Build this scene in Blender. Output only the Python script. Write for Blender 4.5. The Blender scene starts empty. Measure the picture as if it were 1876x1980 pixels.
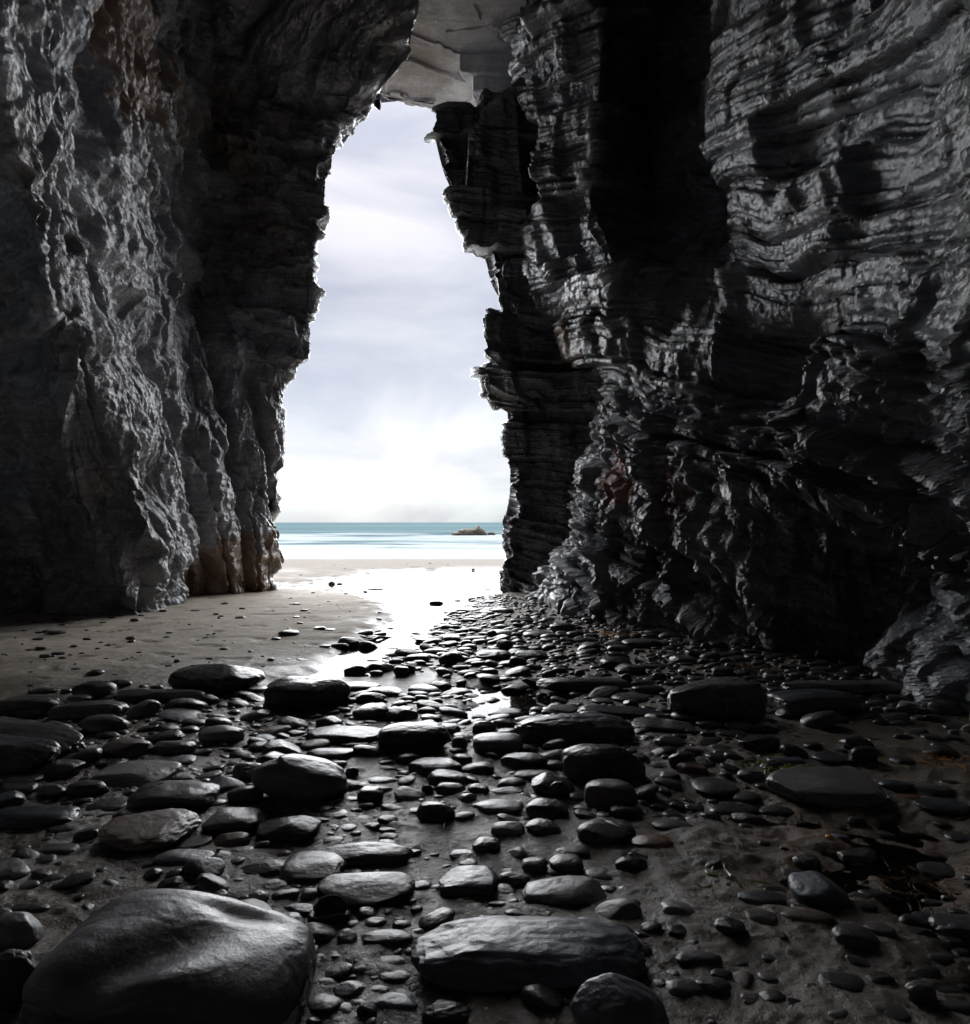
import bpy, math, random
import numpy as np
Q = 1.0                                     # mesh density
R = math.radians
f32 = np.float32
scene = bpy.context.scene
# ------------------------------------------------------------------ camera
F = 1222.0; CX = 938.0; HY = 1010.0; CH = 1.5      # focal length / centre / horizon in the photo's 1876 x 1980 view, camera height
cam = bpy.data.cameras.new('camera'); cam_o = bpy.data.objects.new('camera', cam)
scene.collection.objects.link(cam_o); scene.camera = cam_o
cam.sensor_fit = 'VERTICAL'; cam.sensor_height = 24.0; cam.lens = 24.0*F/1980.0
cam.shift_y = 20.0/1980.0
cam_o.location = (0, 0, CH); cam_o.rotation_euler = (R(90), 0, 0)
cam.clip_start = 0.02; cam.clip_end = 20000
# ------------------------------------------------------------------ render settings
scene.view_settings.view_transform = 'Standard'; scene.view_settings.look = 'None'
scene.view_settings.exposure = 1.5; scene.view_settings.gamma = 1.0
scene.render.engine = 'CYCLES'
scene.cycles.use_denoising = True
scene.cycles.max_bounces = 6; scene.cycles.diffuse_bounces = 4; scene.cycles.glossy_bounces = 3
scene.cycles.sample_clamp_indirect = 4.0
scene.cycles.caustics_reflective = False; scene.cycles.caustics_refractive = False
# ------------------------------------------------------------------ world and sun
SUN_EL, SUN_AZ = 27.0, -10.0                          # degrees; azimuth from +Y towards +X
world = bpy.data.worlds.new('World'); scene.world = world; world.use_nodes = True
def build_world():
    nt = world.node_tree; N = nt.nodes; L = nt.links
    for n in list(N): N.remove(n)
    out = N.new('ShaderNodeOutputWorld'); bg = N.new('ShaderNodeBackground'); bg.inputs['Strength'].default_value = 0.1
    L.new(bg.outputs[0], out.inputs[0])
    sky = N.new('ShaderNodeTexSky'); sky.sky_type = 'NISHITA'; sky.sun_disc = False
    sky.sun_elevation = R(SUN_EL); sky.sun_rotation = R(SUN_AZ)
    tc = N.new('ShaderNodeTexCoord'); sep = N.new('ShaderNodeSeparateXYZ'); L.new(tc.outputs['Generated'], sep.inputs[0])
    mp = N.new('ShaderNodeMapping'); mp.inputs['Scale'].default_value = (1.0, 1.0, 2.6); L.new(tc.outputs['Generated'], mp.inputs[0])
    mp.inputs['Location'].default_value = (0.35, 0.0, 0.62)
    n1 = N.new('ShaderNodeTexNoise'); n1.inputs['Scale'].default_value = 2.3; n1.inputs['Detail'].default_value = 7; n1.inputs['Roughness'].default_value = 0.52
    n1.inputs['Distortion'].default_value = 0.4
    L.new(mp.outputs[0], n1.inputs['Vector'])
    cr = N.new('ShaderNodeValToRGB'); e = cr.color_ramp.elements
    e[0].position = 0.40; e[0].color = (0.56, 0.62, 0.76, 1); e[1].position = 0.60; e[1].color = (1.02, 1.02, 1.06, 1)
    L.new(n1.outputs[0], cr.inputs[0])
    # brightness against elevation: bright band low down, greyer in the middle, brighter again towards the zenith
    er = N.new('ShaderNodeValToRGB'); q = er.color_ramp.elements
    q[0].position = 0.0; q[0].color = (0.66, 0.80, 0.86, 1); q[1].position = 1.0; q[1].color = (1, 1, 1, 1)
    for p, c in ((0.035, (0.80, 0.90, 0.94)), (0.09, (0.95, 0.97, 0.98)), (0.15, (0.88, 0.92, 0.96)), (0.215, (0.60, 0.655, 0.75)), (0.32, (0.56, 0.61, 0.71)), (0.42, (0.72, 0.75, 0.82)), (0.56, (0.94, 0.94, 0.97)), (0.65, (1, 1, 1))):
        x = q.new(p); x.color = (*c, 1)
    L.new(sep.outputs['Z'], er.inputs[0])
    m = N.new('ShaderNodeMix'); m.data_type = 'RGBA'; m.blend_type = 'MULTIPLY'; m.inputs[0].default_value = 1.0
    L.new(cr.outputs[0], m.inputs[6]); L.new(er.outputs[0], m.inputs[7])
    sc = N.new('ShaderNodeVectorMath'); sc.operation = 'SCALE'; sc.inputs['Scale'].default_value = 3.55; L.new(m.outputs[2], sc.inputs[0])
    mx = N.new('ShaderNodeMix'); mx.data_type = 'RGBA'; mx.inputs[0].default_value = 0.96
    L.new(sky.outputs[0], mx.inputs[6]); L.new(sc.outputs[0], mx.inputs[7]); L.new(mx.outputs[2], bg.inputs[0])
build_world()
sun = bpy.data.lights.new('sun', 'SUN'); sun.energy = 5.0; sun.angle = R(120); sun.color = (0.97, 0.985, 1.0)
sun_o = bpy.data.objects.new('sun', sun); scene.collection.objects.link(sun_o)
sun_o.rotation_euler = (R(90-SUN_EL), 0, R(180-SUN_AZ))
# ------------------------------------------------------------------ helpers
def tag(o, label=None, cat=None, group=None, kind=None):
    if label: o['label'] = label
    if cat: o['category'] = cat
    if group: o['group'] = group
    if kind: o['kind'] = kind
    return o
def P(px, py, d):                                    # point of the photo at distance d -> metres
    return np.array([(px-CX)/F*d, d, CH-(py-HY)/F*d])
def hsh(*a, seed=0):
    h = np.full(np.broadcast(*a).shape, (seed*0x9E3779B1+0x7F4A7C15) & 0xFFFFFFFF, np.uint32)
    for i, v in enumerate(a):
        h ^= v.astype(np.int64).astype(np.uint32)*np.uint32((0x85EBCA6B, 0xC2B2AE35, 0x27D4EB2F)[i])
        h = (h ^ (h >> np.uint32(15)))*np.uint32(0x2C1B3C6D)
        h = (h ^ (h >> np.uint32(12)))*np.uint32(0x297A2D39)
        h ^= h >> np.uint32(15)
    return h
def rnd(*a, seed=0): return (hsh(*a, seed=seed) >> np.uint32(8)).astype(f32)/f32(8388608.0)-f32(1)
G = np.array([[1,1,0],[-1,1,0],[1,-1,0],[-1,-1,0],[1,0,1],[-1,0,1],[1,0,-1],[-1,0,-1],[0,1,1],[0,-1,1],[0,1,-1],[0,-1,-1],[1,1,0],[-1,1,0],[0,-1,1],[0,-1,-1]], f32)
def noise(p, seed=0):                                # gradient noise, about -1..1
    p = np.asarray(p, f32); i = np.floor(p); fr = p-i; i = i.astype(np.int64)
    w = fr*fr*fr*(fr*(fr*6-15)+10); out = np.zeros(p.shape[:-1], f32)
    for dx in (0, 1):
        for dy in (0, 1):
            for dz in (0, 1):
                g = G[hsh(i[..., 0]+dx, i[..., 1]+dy, i[..., 2]+dz, seed=seed) & np.uint32(15)]
                dot = g[..., 0]*(fr[..., 0]-dx)+g[..., 1]*(fr[..., 1]-dy)+g[..., 2]*(fr[..., 2]-dz)
                out += dot*(w[..., 0] if dx else 1-w[..., 0])*(w[..., 1] if dy else 1-w[..., 1])*(w[..., 2] if dz else 1-w[..., 2])
    return out
def fbm(p, o=4, seed=0, gain=0.5):
    a = 1.0; s = 0; p = np.asarray(p, f32)
    for k in range(o): s = s+a*noise(p*f32(2.03**k), seed+k); a *= gain
    return s
def ridged(p, o=3, seed=0):
    a = 1.0; s = 0; p = np.asarray(p, f32)
    for k in range(o): s = s+a*(1-2*np.abs(noise(p*f32(2.1**k), seed+k))); a *= 0.5
    return s
def ss(a, b, x): t = np.clip((x-a)/(b-a), 0, 1); return t*t*(3-2*t)
def steep(fr, w): return ss(0.5-w/2, 0.5+w/2, fr)
def blocks(a, b, wa, wb, seed):                      # bedded, jointed rock: one random value for each block, steep joints
    r0 = np.floor(a).astype(np.int64); fa = steep(a-r0, wa); v = []
    for k in (0, 1):
        r = r0+k; bb = b*(1+0.35*rnd(r, seed=seed+9))+rnd(r, seed=seed+5)*19
        c = np.floor(bb).astype(np.int64); fb = steep(bb-c, wb)
        v.append(rnd(r, c, seed=seed)*(1-fb)+rnd(r, c+1, seed=seed)*fb)
    return v[0]*(1-fa)+v[1]*fa
def pillow(a, b, seed):                              # rounded, sea-worn blocks with grooves between beds and joints
    r = np.floor(a).astype(np.int64); fa = a-r; bb = b*(1+.4*rnd(r, seed=seed+3))+rnd(r, seed=seed+4)*13; c = np.floor(bb).astype(np.int64); fb = bb-c
    return (1-np.abs(2*fa-1)**4)*(.55+.45*(1-np.abs(2*fb-1)**4))*(.75+.25*rnd(r, c, seed=seed))
def sawb(a, b, seed):                                # stepped buttresses: broad faces towards the sea, short ones towards the land
    r0 = np.floor(a).astype(np.int64); fa = steep(a-r0, .22); v = []
    for k in (0, 1):
        r = r0+k; bb = b*(1+.35*rnd(r, seed=seed+3))+rnd(r, seed=seed+4)*13; c = np.floor(bb).astype(np.int64); fb = bb-c
        v.append((1-fb)*ss(0, .12, fb)*(.65+.35*rnd(r, c, seed=seed)))
    return v[0]*(1-fa)+v[1]*fa
def mesh_from(name, V, faces, mat, smooth=True, parent=None):
    me = bpy.data.meshes.new(name); V = np.ascontiguousarray(V, f32); faces = np.ascontiguousarray(faces, np.int32); k = faces.shape[1]
    me.vertices.add(len(V)); me.vertices.foreach_set('co', V.ravel())
    me.loops.add(faces.size); me.loops.foreach_set('vertex_index', faces.ravel())
    me.polygons.add(len(faces)); me.polygons.foreach_set('loop_start', np.arange(0, faces.size, k, dtype=np.int32))
    me.polygons.foreach_set('use_smooth', np.full(len(faces), smooth))
    me.update(calc_edges=True); me.materials.append(mat)
    o = bpy.data.objects.new(name, me); scene.collection.objects.link(o)
    if parent: o.parent = parent
    return o
def grid_faces(nu, nv):
    i = (np.arange(nu-1)[:, None]*nv+np.arange(nv-1)[None, :]).ravel()
    return np.stack([i, i+nv, i+nv+1, i+1], 1)
# ------------------------------------------------------------------ materials
class NT:
    def __init__(s, name):
        s.m = bpy.data.materials.new(name); s.m.use_nodes = True; s.t = s.m.node_tree; s.t.nodes.clear()
        s.out = s.n('ShaderNodeOutputMaterial'); s.b = s.n('ShaderNodeBsdfPrincipled'); s.l(s.b, 0, s.out, 0)
        s.geo = s.n('ShaderNodeNewGeometry')
    def n(s, t, **kw):
        n = s.t.nodes.new(t)
        for k, v in kw.items(): setattr(n, k, v)
        return n
    def l(s, a, i, b, j): s.t.links.new(a.outputs[i], b.inputs[j])
    def map(s, scale=(1, 1, 1), rot=(0, 0, 0), loc=(0, 0, 0), obj=False):
        m = s.n('ShaderNodeMapping'); m.inputs['Scale'].default_value = scale; m.inputs['Rotation'].default_value = rot; m.inputs['Location'].default_value = loc
        if obj:
            tc = s.n('ShaderNodeTexCoord'); s.l(tc, 'Object', m, 0)
        else: s.l(s.geo, 'Position', m, 0)
        return m
    def noise(s, scale, detail=5, rough=0.55, vec=None, dist=0.0):
        n = s.n('ShaderNodeTexNoise'); n.inputs['Scale'].default_value = scale; n.inputs['Detail'].default_value = detail
        n.inputs['Roughness'].default_value = rough; n.inputs['Distortion'].default_value = dist
        if vec is None: s.l(s.geo, 'Position', n, 'Vector')
        else: s.l(vec, 0, n, 'Vector')
        return n
    def ramp(s, src, stops, i=0):
        r = s.n('ShaderNodeValToRGB'); e = r.color_ramp.elements
        e[0].position, e[0].color = stops[0][0], (*stops[0][1], 1); e[1].position, e[1].color = stops[-1][0], (*stops[-1][1], 1)
        for p, c in stops[1:-1]: x = e.new(p); x.color = (*c, 1)
        s.l(src, i, r, 0); return r
    def gray(s, src, a, b, va=0.0, vb=1.0, i=0):
        m = s.n('ShaderNodeMapRange'); m.interpolation_type = 'SMOOTHSTEP'
        for k, v in enumerate((a, b, va, vb)): m.inputs[k+1].default_value = v
        s.l(src, i, m, 0); return m
    def mix(s, fac, a, b, blend='MIX'):
        m = s.n('ShaderNodeMix', data_type='RGBA', blend_type=blend)
        for k, v in ((0, fac), (6, a), (7, b)):
            if isinstance(v, (int, float)): m.inputs[k].default_value = v
            elif isinstance(v, tuple): m.inputs[k].default_value = (*v, 1)
            else: s.t.links.new(v.outputs[2 if v.bl_idname == 'ShaderNodeMix' else 0], m.inputs[k])
        return m
    def col(s, v):
        if isinstance(v, tuple): s.b.inputs['Base Color'].default_value = (*v, 1)
        else: s.t.links.new(v.outputs[2 if v.bl_idname == 'ShaderNodeMix' else 0], s.b.inputs['Base Color'])
    def math(s, op, a, b=None, c=None):
        m = s.n('ShaderNodeMath', operation=op)
        for k, v in enumerate((a, b, c)):
            if v is None: continue
            if isinstance(v, (int, float)): m.inputs[k].default_value = v
            else: s.t.links.new(v.outputs[0], m.inputs[k])
        return m
    def rough(s, v):
        if isinstance(v, (int, float)): s.b.inputs['Roughness'].default_value = v
        else: s.l(v, 0, s.b, 'Roughness')
    def bump(s, h, strength, dist, prev=None):
        b = s.n('ShaderNodeBump'); b.inputs['Strength'].default_value = strength; b.inputs['Distance'].default_value = dist
        s.l(h, 0, b, 'Height')
        if prev: s.l(prev, 0, b, 'Normal')
        s.l(b, 0, s.b, 'Normal'); return b
    def spot(s, c, r, nz=0.5):                       # soft-edged patch round a point, edge broken by noise
        v = s.n('ShaderNodeVectorMath', operation='DISTANCE'); s.l(s.geo, 'Position', v, 0); v.inputs[1].default_value = tuple(c)
        n = s.noise(2.6, 6, 0.65)
        k = s.n('ShaderNodeMath', operation='MULTIPLY_ADD'); s.l(n, 0, k, 0); k.inputs[1].default_value = nz*4*r; s.t.links.new(v.outputs['Value'], k.inputs[2])
        return s.gray(k, r*(0.92+2*nz), r*(1.08+2*nz), 1, 0)

DIP = math.atan(0.33)
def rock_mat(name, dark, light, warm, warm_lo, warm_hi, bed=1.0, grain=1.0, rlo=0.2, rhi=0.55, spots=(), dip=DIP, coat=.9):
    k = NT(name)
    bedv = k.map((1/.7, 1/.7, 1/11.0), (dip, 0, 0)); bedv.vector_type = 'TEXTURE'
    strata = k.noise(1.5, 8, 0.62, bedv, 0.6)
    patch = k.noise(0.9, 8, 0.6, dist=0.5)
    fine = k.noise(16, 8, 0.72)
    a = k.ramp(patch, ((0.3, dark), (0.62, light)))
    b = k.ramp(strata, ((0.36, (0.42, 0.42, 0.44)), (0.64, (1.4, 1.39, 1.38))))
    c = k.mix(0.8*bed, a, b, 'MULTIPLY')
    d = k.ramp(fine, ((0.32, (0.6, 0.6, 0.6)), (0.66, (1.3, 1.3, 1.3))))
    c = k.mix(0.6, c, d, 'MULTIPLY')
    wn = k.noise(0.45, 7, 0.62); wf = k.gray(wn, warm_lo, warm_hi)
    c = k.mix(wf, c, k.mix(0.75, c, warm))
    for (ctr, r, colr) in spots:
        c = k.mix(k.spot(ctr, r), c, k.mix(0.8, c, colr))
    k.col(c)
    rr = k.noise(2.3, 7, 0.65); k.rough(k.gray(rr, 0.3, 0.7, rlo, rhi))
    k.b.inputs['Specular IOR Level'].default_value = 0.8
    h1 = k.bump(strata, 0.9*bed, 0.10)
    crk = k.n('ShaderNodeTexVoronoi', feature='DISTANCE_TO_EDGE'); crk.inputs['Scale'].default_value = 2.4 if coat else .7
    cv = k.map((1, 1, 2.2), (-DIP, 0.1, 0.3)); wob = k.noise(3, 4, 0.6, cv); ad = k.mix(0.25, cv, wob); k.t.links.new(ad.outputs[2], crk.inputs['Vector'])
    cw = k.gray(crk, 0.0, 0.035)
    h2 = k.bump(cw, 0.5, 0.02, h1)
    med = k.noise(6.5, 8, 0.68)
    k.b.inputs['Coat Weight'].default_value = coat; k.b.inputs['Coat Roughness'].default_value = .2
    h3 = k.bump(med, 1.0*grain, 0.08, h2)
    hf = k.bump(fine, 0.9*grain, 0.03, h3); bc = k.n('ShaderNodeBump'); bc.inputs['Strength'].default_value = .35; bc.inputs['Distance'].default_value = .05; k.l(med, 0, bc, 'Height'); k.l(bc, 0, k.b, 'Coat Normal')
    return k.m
# red and rusty stains on the right wall, at their own places
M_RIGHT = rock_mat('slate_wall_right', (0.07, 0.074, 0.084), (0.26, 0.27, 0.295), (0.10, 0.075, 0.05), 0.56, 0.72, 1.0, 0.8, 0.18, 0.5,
                   spots=((P(1225, 915, 9.9), 0.55, (0.30, 0.07, 0.05)), (P(1330, 950, 8.6), 0.45, (0.16, 0.05, 0.045)), (P(1100, 690, 11.9), 0.7, (0.17, 0.08, 0.03)), (P(1700, 890, 6.6), 0.35, (0.12, 0.05, 0.045))))
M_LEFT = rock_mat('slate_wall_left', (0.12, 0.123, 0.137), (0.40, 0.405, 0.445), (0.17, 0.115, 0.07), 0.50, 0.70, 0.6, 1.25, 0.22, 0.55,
                  spots=((P(440, 1140, 13.0), 1.1, (0.25, 0.14, 0.07)), (P(300, 40, 9.8), 1.7, (0.27, 0.155, 0.095)), (P(545, 1060, 13.9), 0.5, (0.22, 0.14, 0.06))), dip=.12)
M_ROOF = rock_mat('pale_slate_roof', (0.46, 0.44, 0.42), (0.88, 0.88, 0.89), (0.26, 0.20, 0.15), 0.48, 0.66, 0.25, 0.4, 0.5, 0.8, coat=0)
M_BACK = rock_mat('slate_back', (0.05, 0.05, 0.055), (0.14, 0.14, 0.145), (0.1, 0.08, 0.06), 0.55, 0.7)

# ------------------------------------------------------------------ cave walls
def blur(A, axis, r):
    if r < 1: return A
    k = np.exp(-0.5*(np.arange(-2*r, 2*r+1)/r)**2); k /= k.sum(); pad = [(0, 0)]*A.ndim; pad[axis] = (2*r, 2*r)
    B = np.pad(A, pad, mode='edge'); out = np.zeros_like(A)
    for j, w in enumerate(k):
        sl = [slice(None)]*A.ndim; sl[axis] = slice(j, j+A.shape[axis]); out += w*B[tuple(sl)]
    return out
def wall_sheet(stations, counts, zl, bu, bv):
    cols = []
    for st in stations:
        pts = np.array(sorted([tuple(p) for p in st], key=lambda p: p[2])); cols.append(np.stack([np.interp(zl, pts[:, 2], pts[:, k]) for k in (0, 1)], 1))
    rows = []
    for a, b, n in zip(cols[:-1], cols[1:], counts):
        for t in np.arange(n)/n: rows.append(a*(1-t)+b*t)
    rows.append(cols[-1]); A = np.array(rows)
    A = blur(blur(A, 0, bu), 1, bv)
    V = np.empty((A.shape[0], len(zl), 3), f32); V[..., :2] = A; V[..., 2] = zl[None, :]
    return V
def normals(V, toward):
    n = np.cross(np.gradient(V, axis=0), np.gradient(V, axis=1)); n /= np.linalg.norm(n, axis=-1, keepdims=True)+1e-9
    c = toward-V; s = np.sign((n*c).sum(-1).mean()); return (n*s).astype(f32)
def pts(*a): return [P(*q) for q in a]
def shift(st, dx, dy): return [p+np.array([dx, dy, 0]) for p in st]
def W(*a): return [np.array(q, float) for q in a]
ZL = np.concatenate([np.linspace(-0.5, 10.4, int(660*Q)), np.linspace(10.4, 11.8, int(110*Q))[1:], np.linspace(11.8, 14.6, int(24*Q))[1:]])

def noise_vec(V, sx, sy, sz, o=(0, 0, 0)): return np.stack([V[..., 0]*sx+o[0], V[..., 1]*sy+o[1], V[..., 2]*sz+o[2]], -1)
def bump_at(V, c, r, amp, stretch=(1, 1, 1)):
    d2 = sum(((V[..., k]-c[k])/(r*stretch[k]))**2 for k in range(3)); return amp*np.exp(-d2)

def build_left():
    d = 13.9
    edge = pts((845,-150,10.5),(822,0,11.7),(810,70,12.35),(792,110,12.75),(775,150,13.2),(755,183,13.6),(730,198,d),(716,218,d),(690,228,d),(655,236,d),(652,270,d),(650,320,d),(640,332,d),(634,385,d),(640,415,d),(620,427,d),(612,470,d),(606,530,d),(602,565,d),(600,620,d),(608,645,d),(606,680,d),(588,702,d),(566,716,d),(554,748,d),(543,750,d),(544,800,d),(548,840,d),(554,870,d),(551,900,d),(547,940,d),(553,985,d),(556,1010,d),(552,1040,d),(545,1075,d),(535,1100,d),(526,1120,d),(530,1145,d),(530,1190,d))
    L0 = shift(edge, -1.2, 1.6); L00 = W((-9, 18, -1), (-9, 18, 14)); L000 = W((-40, 24, -1), (-40, 24, 14))
    L1b = pts((460,1190,13.4),(460,1148,13.4),(462,1085,13.0),(465,1000,12.8),(465,800,12.9),(460,700,13.2),(500,640,13.6),(510,400,13.7),(530,200,13.7),(560,120,13.2),(600,0,11.9),(600,-200,10.6))
    L2 = pts((372,1210,12.6),(372,1155,12.6),(375,1085,12.0),(375,1000,11.8),(370,800,11.9),(358,650,12.6),(368,560,13.5),(392,400,13.6),(412,200,13.5),(405,0,12.6),(400,-200,11.4))
    L2b = pts((330,1220,11.4),(330,1170,11.4),(335,1085,11.0),(335,1000,10.9),(330,800,11.0),(310,640,11.4),(310,400,11.3),(310,200,11.0),(300,0,10.8),(300,-200,10.6))
    L3 = pts((265,1240,10.1),(265,1188,10.1),(290,1000,10.1),(272,800,10.1),(262,640,9.9),(235,400,9.3),(212,200,8.9),(196,0,8.5),(190,-250,8.1))
    L4 = pts((118,1240,9.9),(118,1192,9.9),(150,1000,9.8),(110,860,9.3),(135,740,8.6),(132,660,8.2),(85,560,7.2),(62,400,6.6),(35,290,6.2),(20,200,6.0),(0,0,5.6),(0,-300,5.4))
    L5 = W((-8.5,10.9,-1),(-8.4,10.9,0),(-9.0,10.5,3.5),(-8.5,9.6,5.2),(-6.0,6.6,5.5),(-4.5,4.5,6.2),(-4.0,4.0,9),(-3.8,3.8,14))
    L6 = W((-10,7,-1),(-10,7,3.5),(-9.5,6.5,5.2),(-6,4,6),(-4.9,2,6.8),(-4.8,1.5,14))
    L7 = W((-8,1,-1),(-8,1,3),(-6,-1,6),(-5.4,-1,14)); L8 = W((-5.5,-7,-1),(-5.5,-7,14)); L9 = W((1,-9,-1),(1,-9,14))
    st = [L000, L00, L0, edge, L1b, L2, L2b, L3, L4, L5, L6, L7, L8, L9]
    cn = [8, 30, 40, 70, 70, 80, 90, 110, 60, 40, 30, 25, 20]
    V = wall_sheet(st, [max(3, int(c*Q)) for c in cn], ZL, max(1, int(3*Q)), max(1, int(2*Q)))
    n = normals(V, np.array([-1.5, 6, 4])); x, y, z = V[..., 0], V[..., 1], V[..., 2]
    warp = fbm(noise_vec(V, .35, .35, .35), 3, 11)
    s = z-0.12*y+0.10*x+0.3*warp; t = y+0.9*x+0.35*fbm(noise_vec(V, .5, .5, .5), 2, 17)
    lip = ss(12.6, 13.3, y)*ss(4.0, 5.2, z); lit = 1-lip; low = 1-ss(3.5, 5.5, z)
    D = lip*(0.22*fbm(noise_vec(V, .7, .7, .7), 3, 20)+0.14*blocks(s/0.9, t/1.0, .12, .12, 21)+0.12*blocks(s/0.37, t/0.7, .1, .12, 22)+0.06*blocks(s/0.15, t/0.35, .3, .25, 23))
    D += (1-0.6*lip)*(0.13*blocks(s/1.5, t/0.9, .2, .15, 24)+0.05*blocks(s/0.3, t/0.5, .5, .4, 27))*(0.5+0.5*(1-low))
    D += lit*(0.15*fbm(noise_vec(V, .8, .8, .45), 3, 31)+0.035*ridged(noise_vec(V, 1.7, 1.7, .5), 3, 37)*(0.6+.4*(1-low))+0.035*fbm(noise_vec(V, 4.0, 4.0, 1.8), 4, 41)+0.022*fbm(noise_vec(V, 11, 11, 5), 3, 43)+0.05*blocks(s/.55+.6*t, t/.6-.5*s, .2, .2, 44)+.02*blocks(s/.2, t/.25, .3, .3, 46))
    cl = t*1.0+0.38*z+.25*noise(noise_vec(V, .7, .7, .7), 58)
    for fq, fz, A, w_, sd in ((.55, .12, .34, .10, 81), (1.3, .22, .13, .09, 82), (3.0, .45, .05, .10, 83)):      # steep open clefts and splinters along the cleavage
        n_ = noise(np.stack([cl*fq, z*fz, z*0+sd*.37], -1), sd); D -= lit*A*np.exp(-(n_/w_)**2); D += lit*.45*A*np.clip(n_, -.5, .5)
    D -= lit*0.20*ss(0.38, 0.75, fbm(noise_vec(V, .95, .95, .5), 3, 61))            # hollows and pits
    D -= lit*0.10*ss(0.25, 0.6, noise(noise_vec(V, 3.1, 3.1, 2.4), 66))
    D += lip*0.06*fbm(noise_vec(V, 3, 3, 4), 4, 45)
    foot = (1-ss(0.2, 1.3, z))
    D += foot*(0.12*fbm(noise_vec(V, 1.6, 1.6, 2.5), 3, 48)+0.05*blocks(s/0.14, t/0.6, .6, .6, 49))+0.16*(1-ss(-.1, .5, z))
    D += 0.025*fbm(noise_vec(V, 9, 9, 9), 3, 52)
    D += bump_at(V, P(320, 925, 10.4), 0.5, -0.55, (1, 1, .8))+bump_at(V, P(400, 760, 12.2), 0.45, -0.4, (1.2, 1.2, .7))+bump_at(V, P(300, 1080, 10.3), 0.8, 0.25)
    far = ss(16, 22, y); D = D*(1-far)+far*0.6*fbm(noise_vec(V, .4, .4, .4), 3, 70)
    V = V+n*D[..., None]
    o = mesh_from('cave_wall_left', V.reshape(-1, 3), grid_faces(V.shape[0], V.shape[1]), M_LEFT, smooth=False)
    tag(o, 'rough grey left wall of the cave with dark overhanging lip at the entrance', 'cave wall', kind='structure')

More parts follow.
